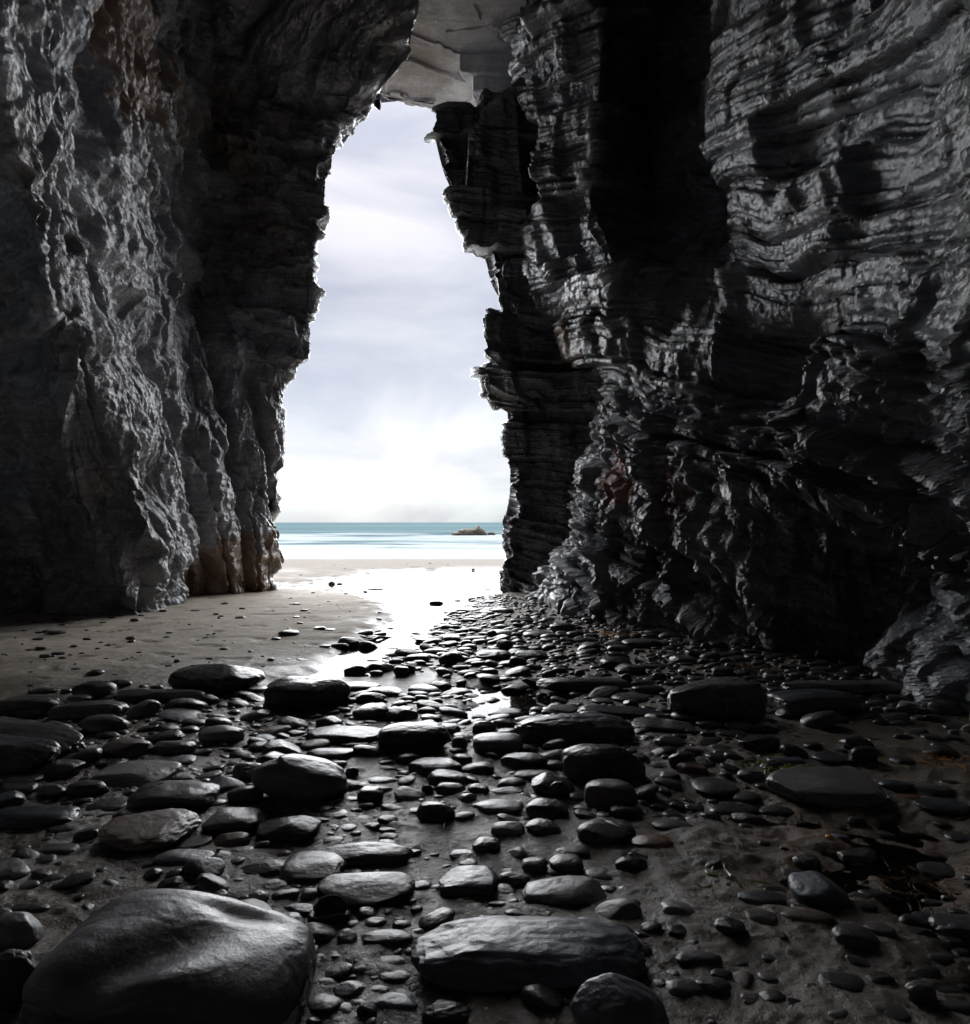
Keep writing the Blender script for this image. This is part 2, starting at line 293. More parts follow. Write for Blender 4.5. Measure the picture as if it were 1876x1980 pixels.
def build_right():
    d = 13.8
    edge = pts((1005,-150,d),(1005,100,d),(1005,190,d),(830,206,d),(834,215,d),(838,235,d),(829,246,d),(835,270,d),(842,300,d),(852,335,d),(868,370,d),(878,405,d),(890,440,d),(903,470,d),(915,488,d),(930,500,d),(932,530,d),(944,570,d),(948,598,d),(945,640,d),(940,680,d),(935,720,d),(933,765,d),(955,778,d),(974,790,d),(978,830,d),(975,870,d),(980,900,d),(978,940,d),(968,980,d),(958,1000,d),(955,1030,d),(952,1060,d),(957,1090,d),(952,1145,d),(950,1190,d))
    R0 = shift(edge, 1.2, 1.7); R00 = W((9, 18, -1), (9, 18, 14)); R000 = W((40, 24, -1), (40, 24, 14))
    R1b = pts((1020,1190,13.3),(1020,1150,13.3),(1030,1000,13.6),(1050,900,13.8),(1040,800,13.8),(1020,740,13.2),(1010,640,13.1),(985,560,13.5),(960,450,13.8),(930,330,13.8),(900,232,13.8),(1008,205,13.7),(1008,0,13.6),(1008,-200,13.6))
    R2 = pts((1096,1190,13.0),(1098,1152,13.0),(1112,1050,13.1),(1132,960,13.3),(1162,900,13.4),(1160,850,13.4),(1150,720,13.4),(1105,640,13.4),(1060,540,13.5),(1040,450,13.5),(1020,330,13.5),(1010,230,13.5),(1000,100,13.3),(995,0,13.1),(990,-200,13))
    R3 = pts((1106,1215,10.9),(1106,1178,10.9),(1140,1050,11.0),(1165,950,11.1),(1168,850,11.3),(1150,740,11.5),(1120,650,11.7),(1096,560,11.8),(1060,450,12.0),(1030,330,12.1),(1008,200,12.2),(1000,100,12.2),(992,0,12.2),(985,-200,12.2))
    R4 = pts((1262,1240,9.6),(1262,1200,9.6),(1262,1090,9.45),(1264,950,9.3),(1255,820,9.4),(1235,650,9.7),(1200,560,10.2),(1145,420,10.8),(1140,380,10.9),(1160,200,10.8),(1168,0,10.6),(1170,-200,10.6))
    R5 = pts((1390,1260,8.6),(1390,1226,8.6),(1380,1090,8.3),(1368,950,8.1),(1352,820,8.2),(1335,650,8.6),(1320,560,9.5),(1270,450,11.5),(1265,400,12.2),(1260,300,12.6),(1260,0,12.4),(1260,-200,12.4))
    R5b = pts((1450,1270,8.2),(1450,1234,8.2),(1440,1090,7.8),(1430,950,7.5),(1425,820,7.7),(1410,650,8.1),(1400,560,8.8),(1385,450,10.3),(1385,300,10.8),(1385,0,10.6),(1385,-200,10.6))
    R6 = pts((1530,1290,7.8),(1530,1245,7.8),(1520,1090,7.3),(1510,950,6.95),(1500,820,7.05),(1490,650,7.4),(1440,450,8.2),(1405,300,8.7),(1405,0,8.5),(1405,-200,8.4))
    R7 = pts((1715,1320,7.1),(1715,1268,7.1),(1705,1090,6.6),(1695,950,6.0),(1690,750,6.0),(1700,500,6.2),(1700,300,6.1),(1700,0,6.0),(1700,-300,5.9))
    R8 = pts((1876,1400,5.75),(1876,1330,5.75),(1880,1050,5.5),(1880,950,5.1),(1876,800,4.9),(1876,550,4.75),(1876,300,4.6),(1876,0,4.5),(1876,-400,4.4))
    R9 = W((4.5,3,-1),(4.4,3,1.2),(3.4,2.4,3),(2.9,2,5),(2.8,2,14)); R10 = W((4.8,-1,-1),(4.8,-1,14)); R11 = W((4,-7,-1),(4,-7,14)); R12 = W((-1,-9.3,-1),(-1,-9.3,14))
    st = [R000, R00, R0, edge, R1b, R2, R3, R4, R5, R5b, R6, R7, R8, R9, R10, R11, R12]
    cn = [8, 30, 40, 60, 50, 60, 90, 75, 45, 55, 100, 100, 60, 20, 20, 20]
    V = wall_sheet(st, [max(3, int(c*Q)) for c in cn], ZL, max(1, int(3*Q)), max(1, int(2*Q)))
    n = normals(V, np.array([-1.5, 6, 4])); x, y, z = V[..., 0], V[..., 1], V[..., 2]
    warp = fbm(noise_vec(V, .3, .3, .3), 3, 111)
    s = z-0.33*y+0.06*x+0.28*warp; s = s+0.22*noise(np.stack([s*1.3, s*0+.5, s*0+.5], -1), 5)
    t = y-0.8*x+0.12*fbm(noise_vec(V, .5, .5, .5), 2, 117)
    up = ss(2.2, 4.5, z); low = 1-up; jamb = ss(12.4, 13.2, y)
    D = (0.30*blocks(s/1.5, t/2.0, .06, .10, 121)+0.15*blocks(s/0.62, t/1.2, .08, .12, 122)+(1-.55*up)*(1-.6*jamb)*(0.08*blocks(s/0.26, t/0.7, .14, .15, 123)+0.04*blocks(s/0.11, t/0.4, .25, .2, 124)+0.025*blocks(s/0.05, t/0.2, .3, .3, 125))+jamb*(.20+.26*up)*blocks(s/1.15, t/1.1, .04, .08, 126)+.06*jamb*blocks(s/.3, t/.5, .08, .1, 127))*(0.55+0.45*up)
    for T, A, w_ in ((1.5, .10, .035), (0.62, .07, .05), (0.26, .035, .08), (0.52, .06*1, .05)):      # open seams between the beds
        fr = np.abs((s/T+.5)-np.floor(s/T+.5)-.0); fr = np.minimum(fr, 1-fr); D -= A*np.exp(-(fr/w_)**2)*ss(-.5, .3, noise(noise_vec(V, .8, .8, .8, (T*9, 0, 0)), 77))
    for T, A, sd in ((0.62, .10, 122), (0.26, .05, 123)):                                  # each bed overhangs the one below
        fr = s/T+0.5-np.floor(s/T+0.5); D += A*(fr-0.5)*ss(-.35, .4, fbm(noise_vec(V, .7, .7, .9), 2, sd+60))
    rib = np.abs(noise(np.stack([t*1.15+0.5*s, s*0.55, s*0+3.3], -1), 131)); rib2 = np.abs(noise(np.stack([t*2.6+0.4*s, s*1.1, s*0+1.3], -1), 132))
    D += low*(1-0.4*jamb)*(0.09*(rib-0.3)+0.05*(rib2-0.3)+0.24*sawb(s/.95, t/1.15, 161)+0.11*sawb(s/.42, t/.5, 162)+0.20*pillow(s/.52, t/.95, 151)+0.08*pillow(s/.24, t/.38, 152))+up*(0.10*sawb(s/1.3, t/1.9, 163)+.02*sawb(s/.5, t/.8, 164))
    for T, A in ((.95, .20), (.42, .09)): fr = s/T-np.floor(s/T); D += low*(1-.5*jamb)*A*fr*(1-ss(.88, 1, fr))
    D += low*0.10*fbm(noise_vec(V, 1.8, 1.8, 2.2), 3, 135)
    D += up*(0.12*fbm(noise_vec(V, .6, .6, .4), 2, 138)-0.10*ss(.25, .6, fbm(noise_vec(V, .8, .8, 1.0), 2, 139)))
    D += (0.016+.03*low)*fbm(noise_vec(V, 4.5, 4.5, 6), 4, 142)+(.008+.010*low)*fbm(noise_vec(V, 14, 14, 18), 2, 146)
    D += 0.30*(1-ss(-0.2, 1.0, z))*(1-jamb)
    D += bump_at(V, P(1760, 830, 5.8), 0.75, 0.5, (1, 1, .75))+bump_at(V, P(1650, 1000, 6.3), 0.5, -0.5, (1.3, 1.3, .5))+bump_at(V, P(1800, 1050, 5.8), 0.55, -0.6, (1.3, 1.3, .5))
    D += bump_at(V, P(1500, 690, 7.4), 0.7, -0.7)+bump_at(V, P(1830, 1230, 5.9), 0.4, 0.3)+bump_at(V, P(1780, 1120, 6.6), 0.6, -0.4)
    D += bump_at(V, P(1770, 780, 6.2), 0.3, -0.35)
    D -= 0.34*jamb*low+0.05*jamb
    far = ss(16, 22, y); D = D*(1-far)+far*0.6*fbm(noise_vec(V, .4, .4, .4), 3, 170)
    V = V+n*D[..., None]
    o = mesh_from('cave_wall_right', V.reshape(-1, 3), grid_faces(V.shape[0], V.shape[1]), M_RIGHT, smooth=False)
    tag(o, 'dark bedded right wall of the cave with wet ledges and a red stain', 'cave wall', kind='structure')

def build_roof():
    VV, FF = [], []; cnt = [0]
    def add(V, Fc): VV.append(V); FF.append(Fc+cnt[0]); cnt[0] += len(V)
    nx, ny = 90, 120
    X, Y = np.meshgrid(np.linspace(-9, 8, nx), np.linspace(-11, 15.9, ny), indexing='ij')
    Z = 12.35+2.0*ss(-2.0, -3.0, X)+0.10*blocks(X/1.3, Y/1.7, .1, .1, 211)+0.1*fbm(np.stack([X*.7, Y*.7, X*0], -1), 3, 212)
    add(np.stack([X, Y, Z], -1).reshape(-1, 3), grid_faces(nx, ny))
    rs = np.random.RandomState(8)
    def slab(z, th, poly, tilt=0.0):
        # a broken-edged plate of rock hanging under the ceiling
        out = []
        for (p, q) in zip(poly, poly[1:]+poly[:1]):
            for t in np.linspace(0, 1, 7)[:-1]:
                px, py = p[0]+(q[0]-p[0])*t+rs.uniform(-4, 4), p[1]+(q[1]-p[1])*t+rs.uniform(-3.2, 3.2)
                d = (z-CH)*F/(HY-py); out.append(((px-CX)/F*d, d))
        O = np.array(out); n = len(O); c = O.mean(0)
        rings = []
        for k, (sc, dz) in enumerate(((0, 0), (.5, 0), (.97, 0), (1, .02), (1.0, th))):
            q = c+(O-c)*sc; q3 = np.stack([q[:, 0], q[:, 1], np.full(n, z+dz)+tilt*(q[:, 0]-c[0])], 1); rings.append(q3)
        V = np.concatenate(rings); Fc = []
        for k in range(len(rings)-1):
            for i in range(n): Fc.append((k*n+i, k*n+(i+1) % n, (k+1)*n+(i+1) % n, (k+1)*n+i))
        add(V, np.array(Fc))
    slab(11.95, .8, [(740,-260),(1060,-260),(1040,150),(905,112),(862,165),(830,130),(752,122)])
    slab(12.02, .8, [(690,90),(1070,90),(1070,252),(930,248),(848,226),(826,207),(790,198),(744,184),(690,172)])
    slab(11.86, .6, [(760,108),(800,122),(875,150),(925,168),(935,188),(900,200),(832,206),(800,198),(742,186)], .02)
    slab(11.78, .6, [(800,196),(770,180),(742,184),(750,192),(795,203),(832,208),(845,200)])
    slab(11.5, 1.0, [(888,141),(1030,138),(1030,196),(915,190),(918,178)], -.03)
    slab(11.15, 1.0, [(915,178),(1045,176),(1045,245),(1000,240),(965,215),(920,203)], -.03)
    slab(11.7, .8, [(905,-60),(1030,-70),(1020,22),(985,30),(960,18),(912,8)])
    slab(11.90, .5, [(770,60),(850,88),(905,112),(900,120),(845,98),(768,74)])
    slab(11.88, .5, [(800,-40),(900,-60),(930,40),(880,62),(820,30)])
    slab(11.92, .5, [(860,60),(1020,40),(1010,88),(930,98)], .02)
    slab(11.85, .8, [(955,55),(1020,48),(1020,84),(965,80)])
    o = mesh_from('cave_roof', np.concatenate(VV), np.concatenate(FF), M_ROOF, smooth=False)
    tag(o, 'pale slabby slate ceiling over the cave entrance', 'cave roof', kind='structure')
    # the cliff above the entrance
    xs = np.linspace(-40, 40, 120); zs = np.linspace(12.6, 30, 40); X, Z = np.meshgrid(xs, zs, indexing='ij')
    Y = 16.1+0.18*np.abs(X)+0.12*(Z-12)+0.8*fbm(np.stack([X*.3, Z*.3, X*0], -1), 4, 230); Y = np.where(np.abs(X) < 9, np.maximum(Y, 15.95), Y)
    o = mesh_from('cliff_face', np.stack([X, Y, Z], -1).reshape(-1, 3), grid_faces(120, 40), M_BACK)
    tag(o, 'cliff above the cave entrance', 'cliff', kind='structure')
build_left(); build_right(); build_roof()

# ------------------------------------------------------------------ ground
def poly_dist(X, Y, pl):
    best = np.full(X.shape, 1e9)
    for (x0, y0, w0), (x1, y1, w1) in zip(pl[:-1], pl[1:]):
        dx, dy = x1-x0, y1-y0; t = np.clip(((X-x0)*dx+(Y-y0)*dy)/(dx*dx+dy*dy+1e-9), 0, 1)
        best = np.minimum(best, np.hypot(X-x0-t*dx, Y-y0-t*dy)-(w0+(w1-w0)*t))
    return best
def gp(px, py): d = CH*F/(py-HY); return ((px-CX)/F*d, d)
WATER_Z = -0.040
STREAM = [(*gp(775,1105), .9), (*gp(810,1140), 1.5), (*gp(835,1160), .8), (*gp(806,1195), .38), (*gp(775,1217), .35), (*gp(740,1239), .38), (*gp(713,1257), .3), (*gp(655,1292), .22), (*gp(600,1310), .1)]
POOL1 = [(*gp(1330,1560), .06), (*gp(1480,1570), .16), (*gp(1640,1590), .14), (*gp(1760,1600), .1)]
POOL2 = [(*gp(1560,1700), .05), (*gp(1700,1690), .13), (*gp(1800,1760), .16), (*gp(1890,1830), .12)]
POOL3 = [(*gp(900,1330), .1), (*gp(1010,1345), .25), (*gp(930,1370), .15)]
POOL4 = [(*gp(650,1850), .03), (*gp(690,1870), .05)]
OUTER = [(-7, 14.6, .5), (-4.2, 15.0, .7), (-2.2, 17.4, 1.6), (-1.2, 18.6, 1.5), (-.2, 16.2, 1.2), (6, 15.2, 1.0), (14, 16.0, 1.2)]
def sand_z(X, Y, fine=True):
    q = np.stack([X, Y, X*0], -1)
    h = 0.0+0.018*fbm(q*.55, 3, 301)+0.012*fbm(q*np.array([1.6, 2.4, 1]), 3, 305)
    left = ss(0.5, -1.0, X+1.0)*ss(4.5, 6.5, Y); h += left*0.02
    h -= .016*left*ss(.25, .45, noise(q*np.array([2.6, 3.6, 1]), 330)); h += .004*left*noise(q*np.array([3, 16, 1]), 331)
    near = 1-ss(3.5, 7, Y); h += near*0.014*fbm(q*3.2, 3, 308)
    if fine: h += near*0.010*np.maximum(ridged(q*np.array([5, 7, 1]), 3, 311), -0.3)+0.004*fbm(q*14, 2, 315)*(1-ss(6, 12, Y))
    for pl, dep in ((STREAM, .085), (POOL1, .05), (POOL2, .052), (POOL3, .08), (OUTER, .075)):
        h -= dep*ss(0.30, -0.10, poly_dist(X, Y, pl)/(1+0.10*np.maximum(Y-8, 0))+(0.16+.16*ss(8, 10, Y))*fbm(q*1.6, 3, 320)+(0.35*fbm(q*np.array([.5, .9, 1]), 4, 322) if pl is OUTER else 0))
    h = h*(1-ss(20, 23, Y))+0.03*ss(20, 23, Y)+0.006*ss(20, 23, Y)*fbm(q*.5, 3, 325)
    return h-0.0268*np.maximum(Y-25, 0)
def build_sand():
    k = NT('sand')
    big = k.noise(0.8, 6, 0.6); fine = k.noise(60, 4, 0.7); gr = k.noise(9, 7, 0.7); sp = k.n('ShaderNodeSeparateXYZ'); k.l(k.geo, 'Position', sp, 0)
    sx = k.noise(1.3, 5, .6)
    hz = k.math('MULTIPLY_ADD', sx, 0.03, k.n('ShaderNodeMath')); k.t.links.new(sp.outputs['Z'], hz.inputs[2])
    dry = k.gray(hz, -0.01, 0.045)
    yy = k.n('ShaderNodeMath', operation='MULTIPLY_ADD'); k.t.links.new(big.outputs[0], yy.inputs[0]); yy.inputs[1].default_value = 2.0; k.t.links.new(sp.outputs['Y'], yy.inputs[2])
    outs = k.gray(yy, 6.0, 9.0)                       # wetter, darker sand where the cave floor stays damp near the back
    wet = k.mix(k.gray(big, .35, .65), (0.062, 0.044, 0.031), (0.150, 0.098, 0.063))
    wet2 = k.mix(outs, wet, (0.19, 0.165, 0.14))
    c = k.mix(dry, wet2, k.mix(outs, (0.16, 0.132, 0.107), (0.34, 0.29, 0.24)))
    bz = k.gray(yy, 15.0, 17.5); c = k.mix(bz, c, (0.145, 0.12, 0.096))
    c = k.mix(0.5, c, k.ramp(gr, ((.3, (.7, .7, .7)), (.7, (1.25, 1.25, 1.25)))), 'MULTIPLY'); k.col(c)
    rz = k.gray(hz, -0.02, 0.045, 0.16, 0.85); rn = k.gray(big, .35, .65, .12, .34); rm = k.math('ADD', k.math('MULTIPLY', rz, outs), k.math('MULTIPLY', rn, k.math('SUBTRACT', 1.0, outs))); k.rough(rm); k.b.inputs['Specular IOR Level'].default_value = 0.55
    b1 = k.bump(gr, 0.5, 0.02); g2 = k.noise(28, 6, .7); b2 = k.bump(g2, .9, .014, b1); k.bump(fine, 0.5, 0.006, b2)
    rows = np.concatenate([np.linspace(-10, 1.0, int(40*Q))[:-1], np.exp(np.linspace(0, math.log(16), int(620*Q)))[:-1], np.linspace(16, 26, int(90*Q))[:-1], np.linspace(26, 80, int(50*Q))])
    nu = int(700*Q); u = np.linspace(-1, 1, nu)
    wd = 2.2+0.95*np.maximum(rows, 0)+5*(1-ss(-1, 1.2, rows))
    X = u[:, None]*wd[None, :]; Y = np.broadcast_to(rows[None, :], X.shape).copy()
    V = np.stack([X, Y, sand_z(X, Y)], -1)
    o = mesh_from('sand', V.reshape(-1, 3), grid_faces(nu, len(rows)), k.m)
    tag(o, 'wet sandy cave floor and beach', 'sand', kind='structure')
    w = NT('still_water'); fr = w.n('ShaderNodeFresnel'); fr.inputs['IOR'].default_value = 1.33
    gl = w.n('ShaderNodeBsdfGlossy'); gl.inputs['Roughness'].default_value = 0.03; tr = w.n('ShaderNodeBsdfTransparent'); tr.inputs[0].default_value = (.86, .80, .72, 1)
    mx = w.n('ShaderNodeMixShader'); w.l(fr, 0, mx, 0); w.l(tr, 0, mx, 1); w.l(gl, 0, mx, 2); w.l(mx, 0, w.out, 0)
    bp = w.n('ShaderNodeBump'); bp.inputs['Strength'].default_value = 0.15; bp.inputs['Distance'].default_value = 0.01
    w.l(w.noise(5, 3, .5), 0, bp, 'Height'); w.l(bp, 0, gl, 'Normal'); w.l(bp, 0, fr, 'Normal')
    n = 60; X, Y = np.meshgrid(np.linspace(-16, 16, n), np.linspace(-2, 22.6, n), indexing='ij')
    o = mesh_from('stream_water', np.stack([X, Y, X*0+WATER_Z], -1).reshape(-1, 3), grid_faces(n, n), w.m)
    tag(o, 'shallow stream and pools lying on the sand', 'water', kind='structure')
build_sand()
SEA_Z = -0.5
def build_sea():
    k = NT('sea'); sp = k.n('ShaderNodeSeparateXYZ'); k.l(k.geo, 'Position', sp, 0)
    mp = k.map((0.035, 0.16, 1)); n = k.noise(1.0, 8, 0.62, mp, 0.5)
    mp2 = k.map((0.006, 0.05, 1)); n2 = k.noise(1.0, 5, 0.6, mp2, 0.3)
    # foam lies in long bands that grow towards the shore
    a = k.n('ShaderNodeMath', operation='MULTIPLY_ADD'); k.t.links.new(n.outputs[0], a.inputs[0]); a.inputs[1].default_value = 60.0; k.t.links.new(sp.outputs['Y'], a.inputs[2])
    bands = k.ramp(k.gray(a, 58, 165), ((0.0, (.95,)*3), (0.10, (.85,)*3), (0.18, (.6,)*3), (0.24, (.25,)*3), (0.30, (.6,)*3), (0.45, (.75,)*3), (0.56, (.45,)*3), (0.66, (.75,)*3), (0.80, (.7,)*3), (0.92, (.18,)*3), (1.0, (.10,)*3)))
    st = k.noise(1.0, 7, .68, k.map((0.05, 0.11, 1)), .8)
    fo = k.math('MULTIPLY_ADD', st, 2.2, -1.1); bands = k.gray(k.math('ADD', bands, fo), .2, .8)
    water = k.mix(k.gray(n2, .35, .65), (0.075, 0.115, 0.13), (0.13, 0.19, 0.20))
    c = k.mix(bands, water, (0.34, 0.37, 0.38)); k.col(c)
    k.rough(k.gray(bands, 0, 1, .32, .8)); k.b.inputs['Specular IOR Level'].default_value = 0.0
    rip = k.map((0.5, 1.4, 1)); rn = k.noise(1.0, 6, .6, rip); k.bump(rn, 0.5, 0.15)
    ys = np.concatenate([np.linspace(38, 130, 260), np.geomspace(131, 9000, 60)]); us = np.linspace(-1, 1, 160)
    wd = 30+1.3*ys; X = us[:, None]*wd[None, :]; Y = np.broadcast_to(ys[None, :], X.shape)
    q = np.stack([X*.03, Y*.22, X*0], -1)
    Z = SEA_Z+0.10*ss(46, 70, Y)*(1-ss(150, 400, Y))*np.maximum(fbm(q, 2, 401), -.2)
    o = mesh_from('sea', np.stack([X, Y, Z], -1).reshape(-1, 3), grid_faces(160, len(ys)), k.m)
    tag(o, 'sea with long white lines of surf', 'sea', kind='structure')
build_sea()

# ------------------------------------------------------------------ stones
def icosphere(level):
    t = (1+5**.5)/2
    v = [(-1,t,0),(1,t,0),(-1,-t,0),(1,-t,0),(0,-1,t),(0,1,t),(0,-1,-t),(0,1,-t),(t,0,-1),(t,0,1),(-t,0,-1),(-t,0,1)]
    v = [np.array(p)/np.linalg.norm(p) for p in v]
    fs = [(0,11,5),(0,5,1),(0,1,7),(0,7,10),(0,10,11),(1,5,9),(5,11,4),(11,10,2),(10,7,6),(7,1,8),(3,9,4),(3,4,2),(3,2,6),(3,6,8),(3,8,9),(4,9,5),(2,4,11),(6,2,10),(8,6,7),(9,8,1)]
    for _ in range(level):
        mid = {}; nf = []
        def m(a, b):
            key = (min(a, b), max(a, b))
            if key not in mid: p = v[a]+v[b]; v.append(p/np.linalg.norm(p)); mid[key] = len(v)-1
            return mid[key]
        for a, b, c in fs:
            x, y, z = m(a, b), m(b, c), m(c, a); nf += [(a, x, z), (b, y, x), (c, z, y), (x, y, z)]
        fs = nf
    return np.array(v), np.array(fs)
ICO = {k: icosphere(k) for k in (2, 3, 4, 5)}
def stone_shape(level, seed, q=2.4, facets=5, rough=0.03, lump=0.10, cut=0.8):
    rs = np.random.RandomState(seed); v, fs = ICO[level]
    p = v*((np.abs(v)**q).sum(1)**(-1/q))[:, None]
    p = p*(1+lump*noise(v*1.1+seed*7.3, seed)+lump*0.4*noise(v*2.3+seed*3.1, seed+1))[:, None]
    for _ in range(facets):
        n = rs.normal(size=3)*np.array([1, 1, .7]); n /= np.linalg.norm(n); o = rs.uniform(.74, .98)
        d = p@n-o; soft = np.where(d > -.08, np.where(d > .08, d, (d+.08)**2/.32), 0); p = p-n[None, :]*(soft*cut)[:, None]
    if rough: p = p*(1+rough*fbm(v*4.0+seed, 3, seed+2))[:, None]
    p -= (p.max(0)+p.min(0))/2; p /= (p.max(0)-p.min(0))/2          # exactly fills the unit box
    return p, fs
def stone_mat(name, a, b, rlo, rhi, streak=True, sp=0.5):
    k = NT(name); oi = k.n('ShaderNodeObjectInfo')
    v = k.map((3, 3, 3), obj=True); off = k.n('ShaderNodeVectorMath', operation='MULTIPLY_ADD')
    n = k.noise(2.2, 8, .62); fine = k.noise(38, 6, .7); lay = k.noise(1.4, 7, .6, k.map((2, 2, 16), (.25, .1, 0)), .3)
    c = k.ramp(n, ((.3, a), (.68, b)))
    c = k.mix(.5, c, k.ramp(lay, ((.35, (.7, .7, .7)), (.65, (1.25, 1.25, 1.25)))), 'MULTIPLY')
    vn = k.noise(1.6, 3, .5, k.map((1.3, 1.3, 1.3), (.4, .2, .9), (3, 1, 2), obj=True), .8); vv = k.gray(k.math('ABSOLUTE', k.math('SUBTRACT', vn, .5)), 0.0, .010, .22, 0); vm = k.gray(k.noise(1.1, 3, .5), .52, .6); c = k.mix(k.math('MULTIPLY', vv, vm), c, (.45, .45, .46))
    tint = k.n('ShaderNodeValToRGB'); e = tint.color_ramp.elements; e[0].color = (.6, .66, .76, 1); e[1].color = (1.5, 1.25, 1.05, 1); k.l(oi, 'Random', tint, 0)
    c = k.mix(.7, c, tint, 'MULTIPLY'); c = k.mix(.35, c, k.ramp(fine, ((.35, (.55,)*3), (.65, (1.35,)*3))), 'MULTIPLY'); k.col(c)
    k.rough(k.gray(k.noise(5, 6, .65), .3, .7, rlo, rhi)); k.b.inputs['Specular IOR Level'].default_value = sp; k.b.inputs['Coat Weight'].default_value = .45; k.b.inputs['Coat Roughness'].default_value = .12
    b1 = k.bump(lay, .22, .03); b2 = k.bump(k.noise(11, 7, .65), .28, .02, b1); b3 = k.bump(fine, .4, .006, b2); b4 = k.bump(k.noise(130, 4, .7), .4, .002, b3); k.l(b4, 0, k.b, 'Coat Normal'); return k.m
M_ST = stone_mat('wet_slate_stone', (.032, .033, .038), (.095, .096, .10), .2, .46, sp=.38)
M_STD = stone_mat('dark_slate_stone', (.018, .019, .023), (.05, .05, .054), .2, .48, sp=.32)
M_STP = stone_mat('pale_slate_boulder', (.085, .09, .105), (.19, .195, .21), .25, .5)
M_STB = stone_mat('brown_stone', (.09, .055, .035), (.17, .105, .07), .28, .5)
M_STR = stone_mat('rust_red_stone', (.06, .055, .055), (.13, .09, .08), .35, .6)
M_QZ = stone_mat('quartz_stone', (.38, .37, .38), (.62, .61, .62), .2, .45)
MATS = dict(n=M_ST, d=M_STD, p=M_STP, b=M_STB, r=M_STR, q=M_QZ)
ZOOM = {5: (0, 1401.8, 2.772), 6: (531.7, 1401.8, 2.772), 7: (1160, 1450, 2.6206), 1: (0, 1160, 3.881), 2: (435, 966.7, 3.234), 3: (918.4, 1111.8, 3.528), 4: (1353.4, 1160, 3.590)}
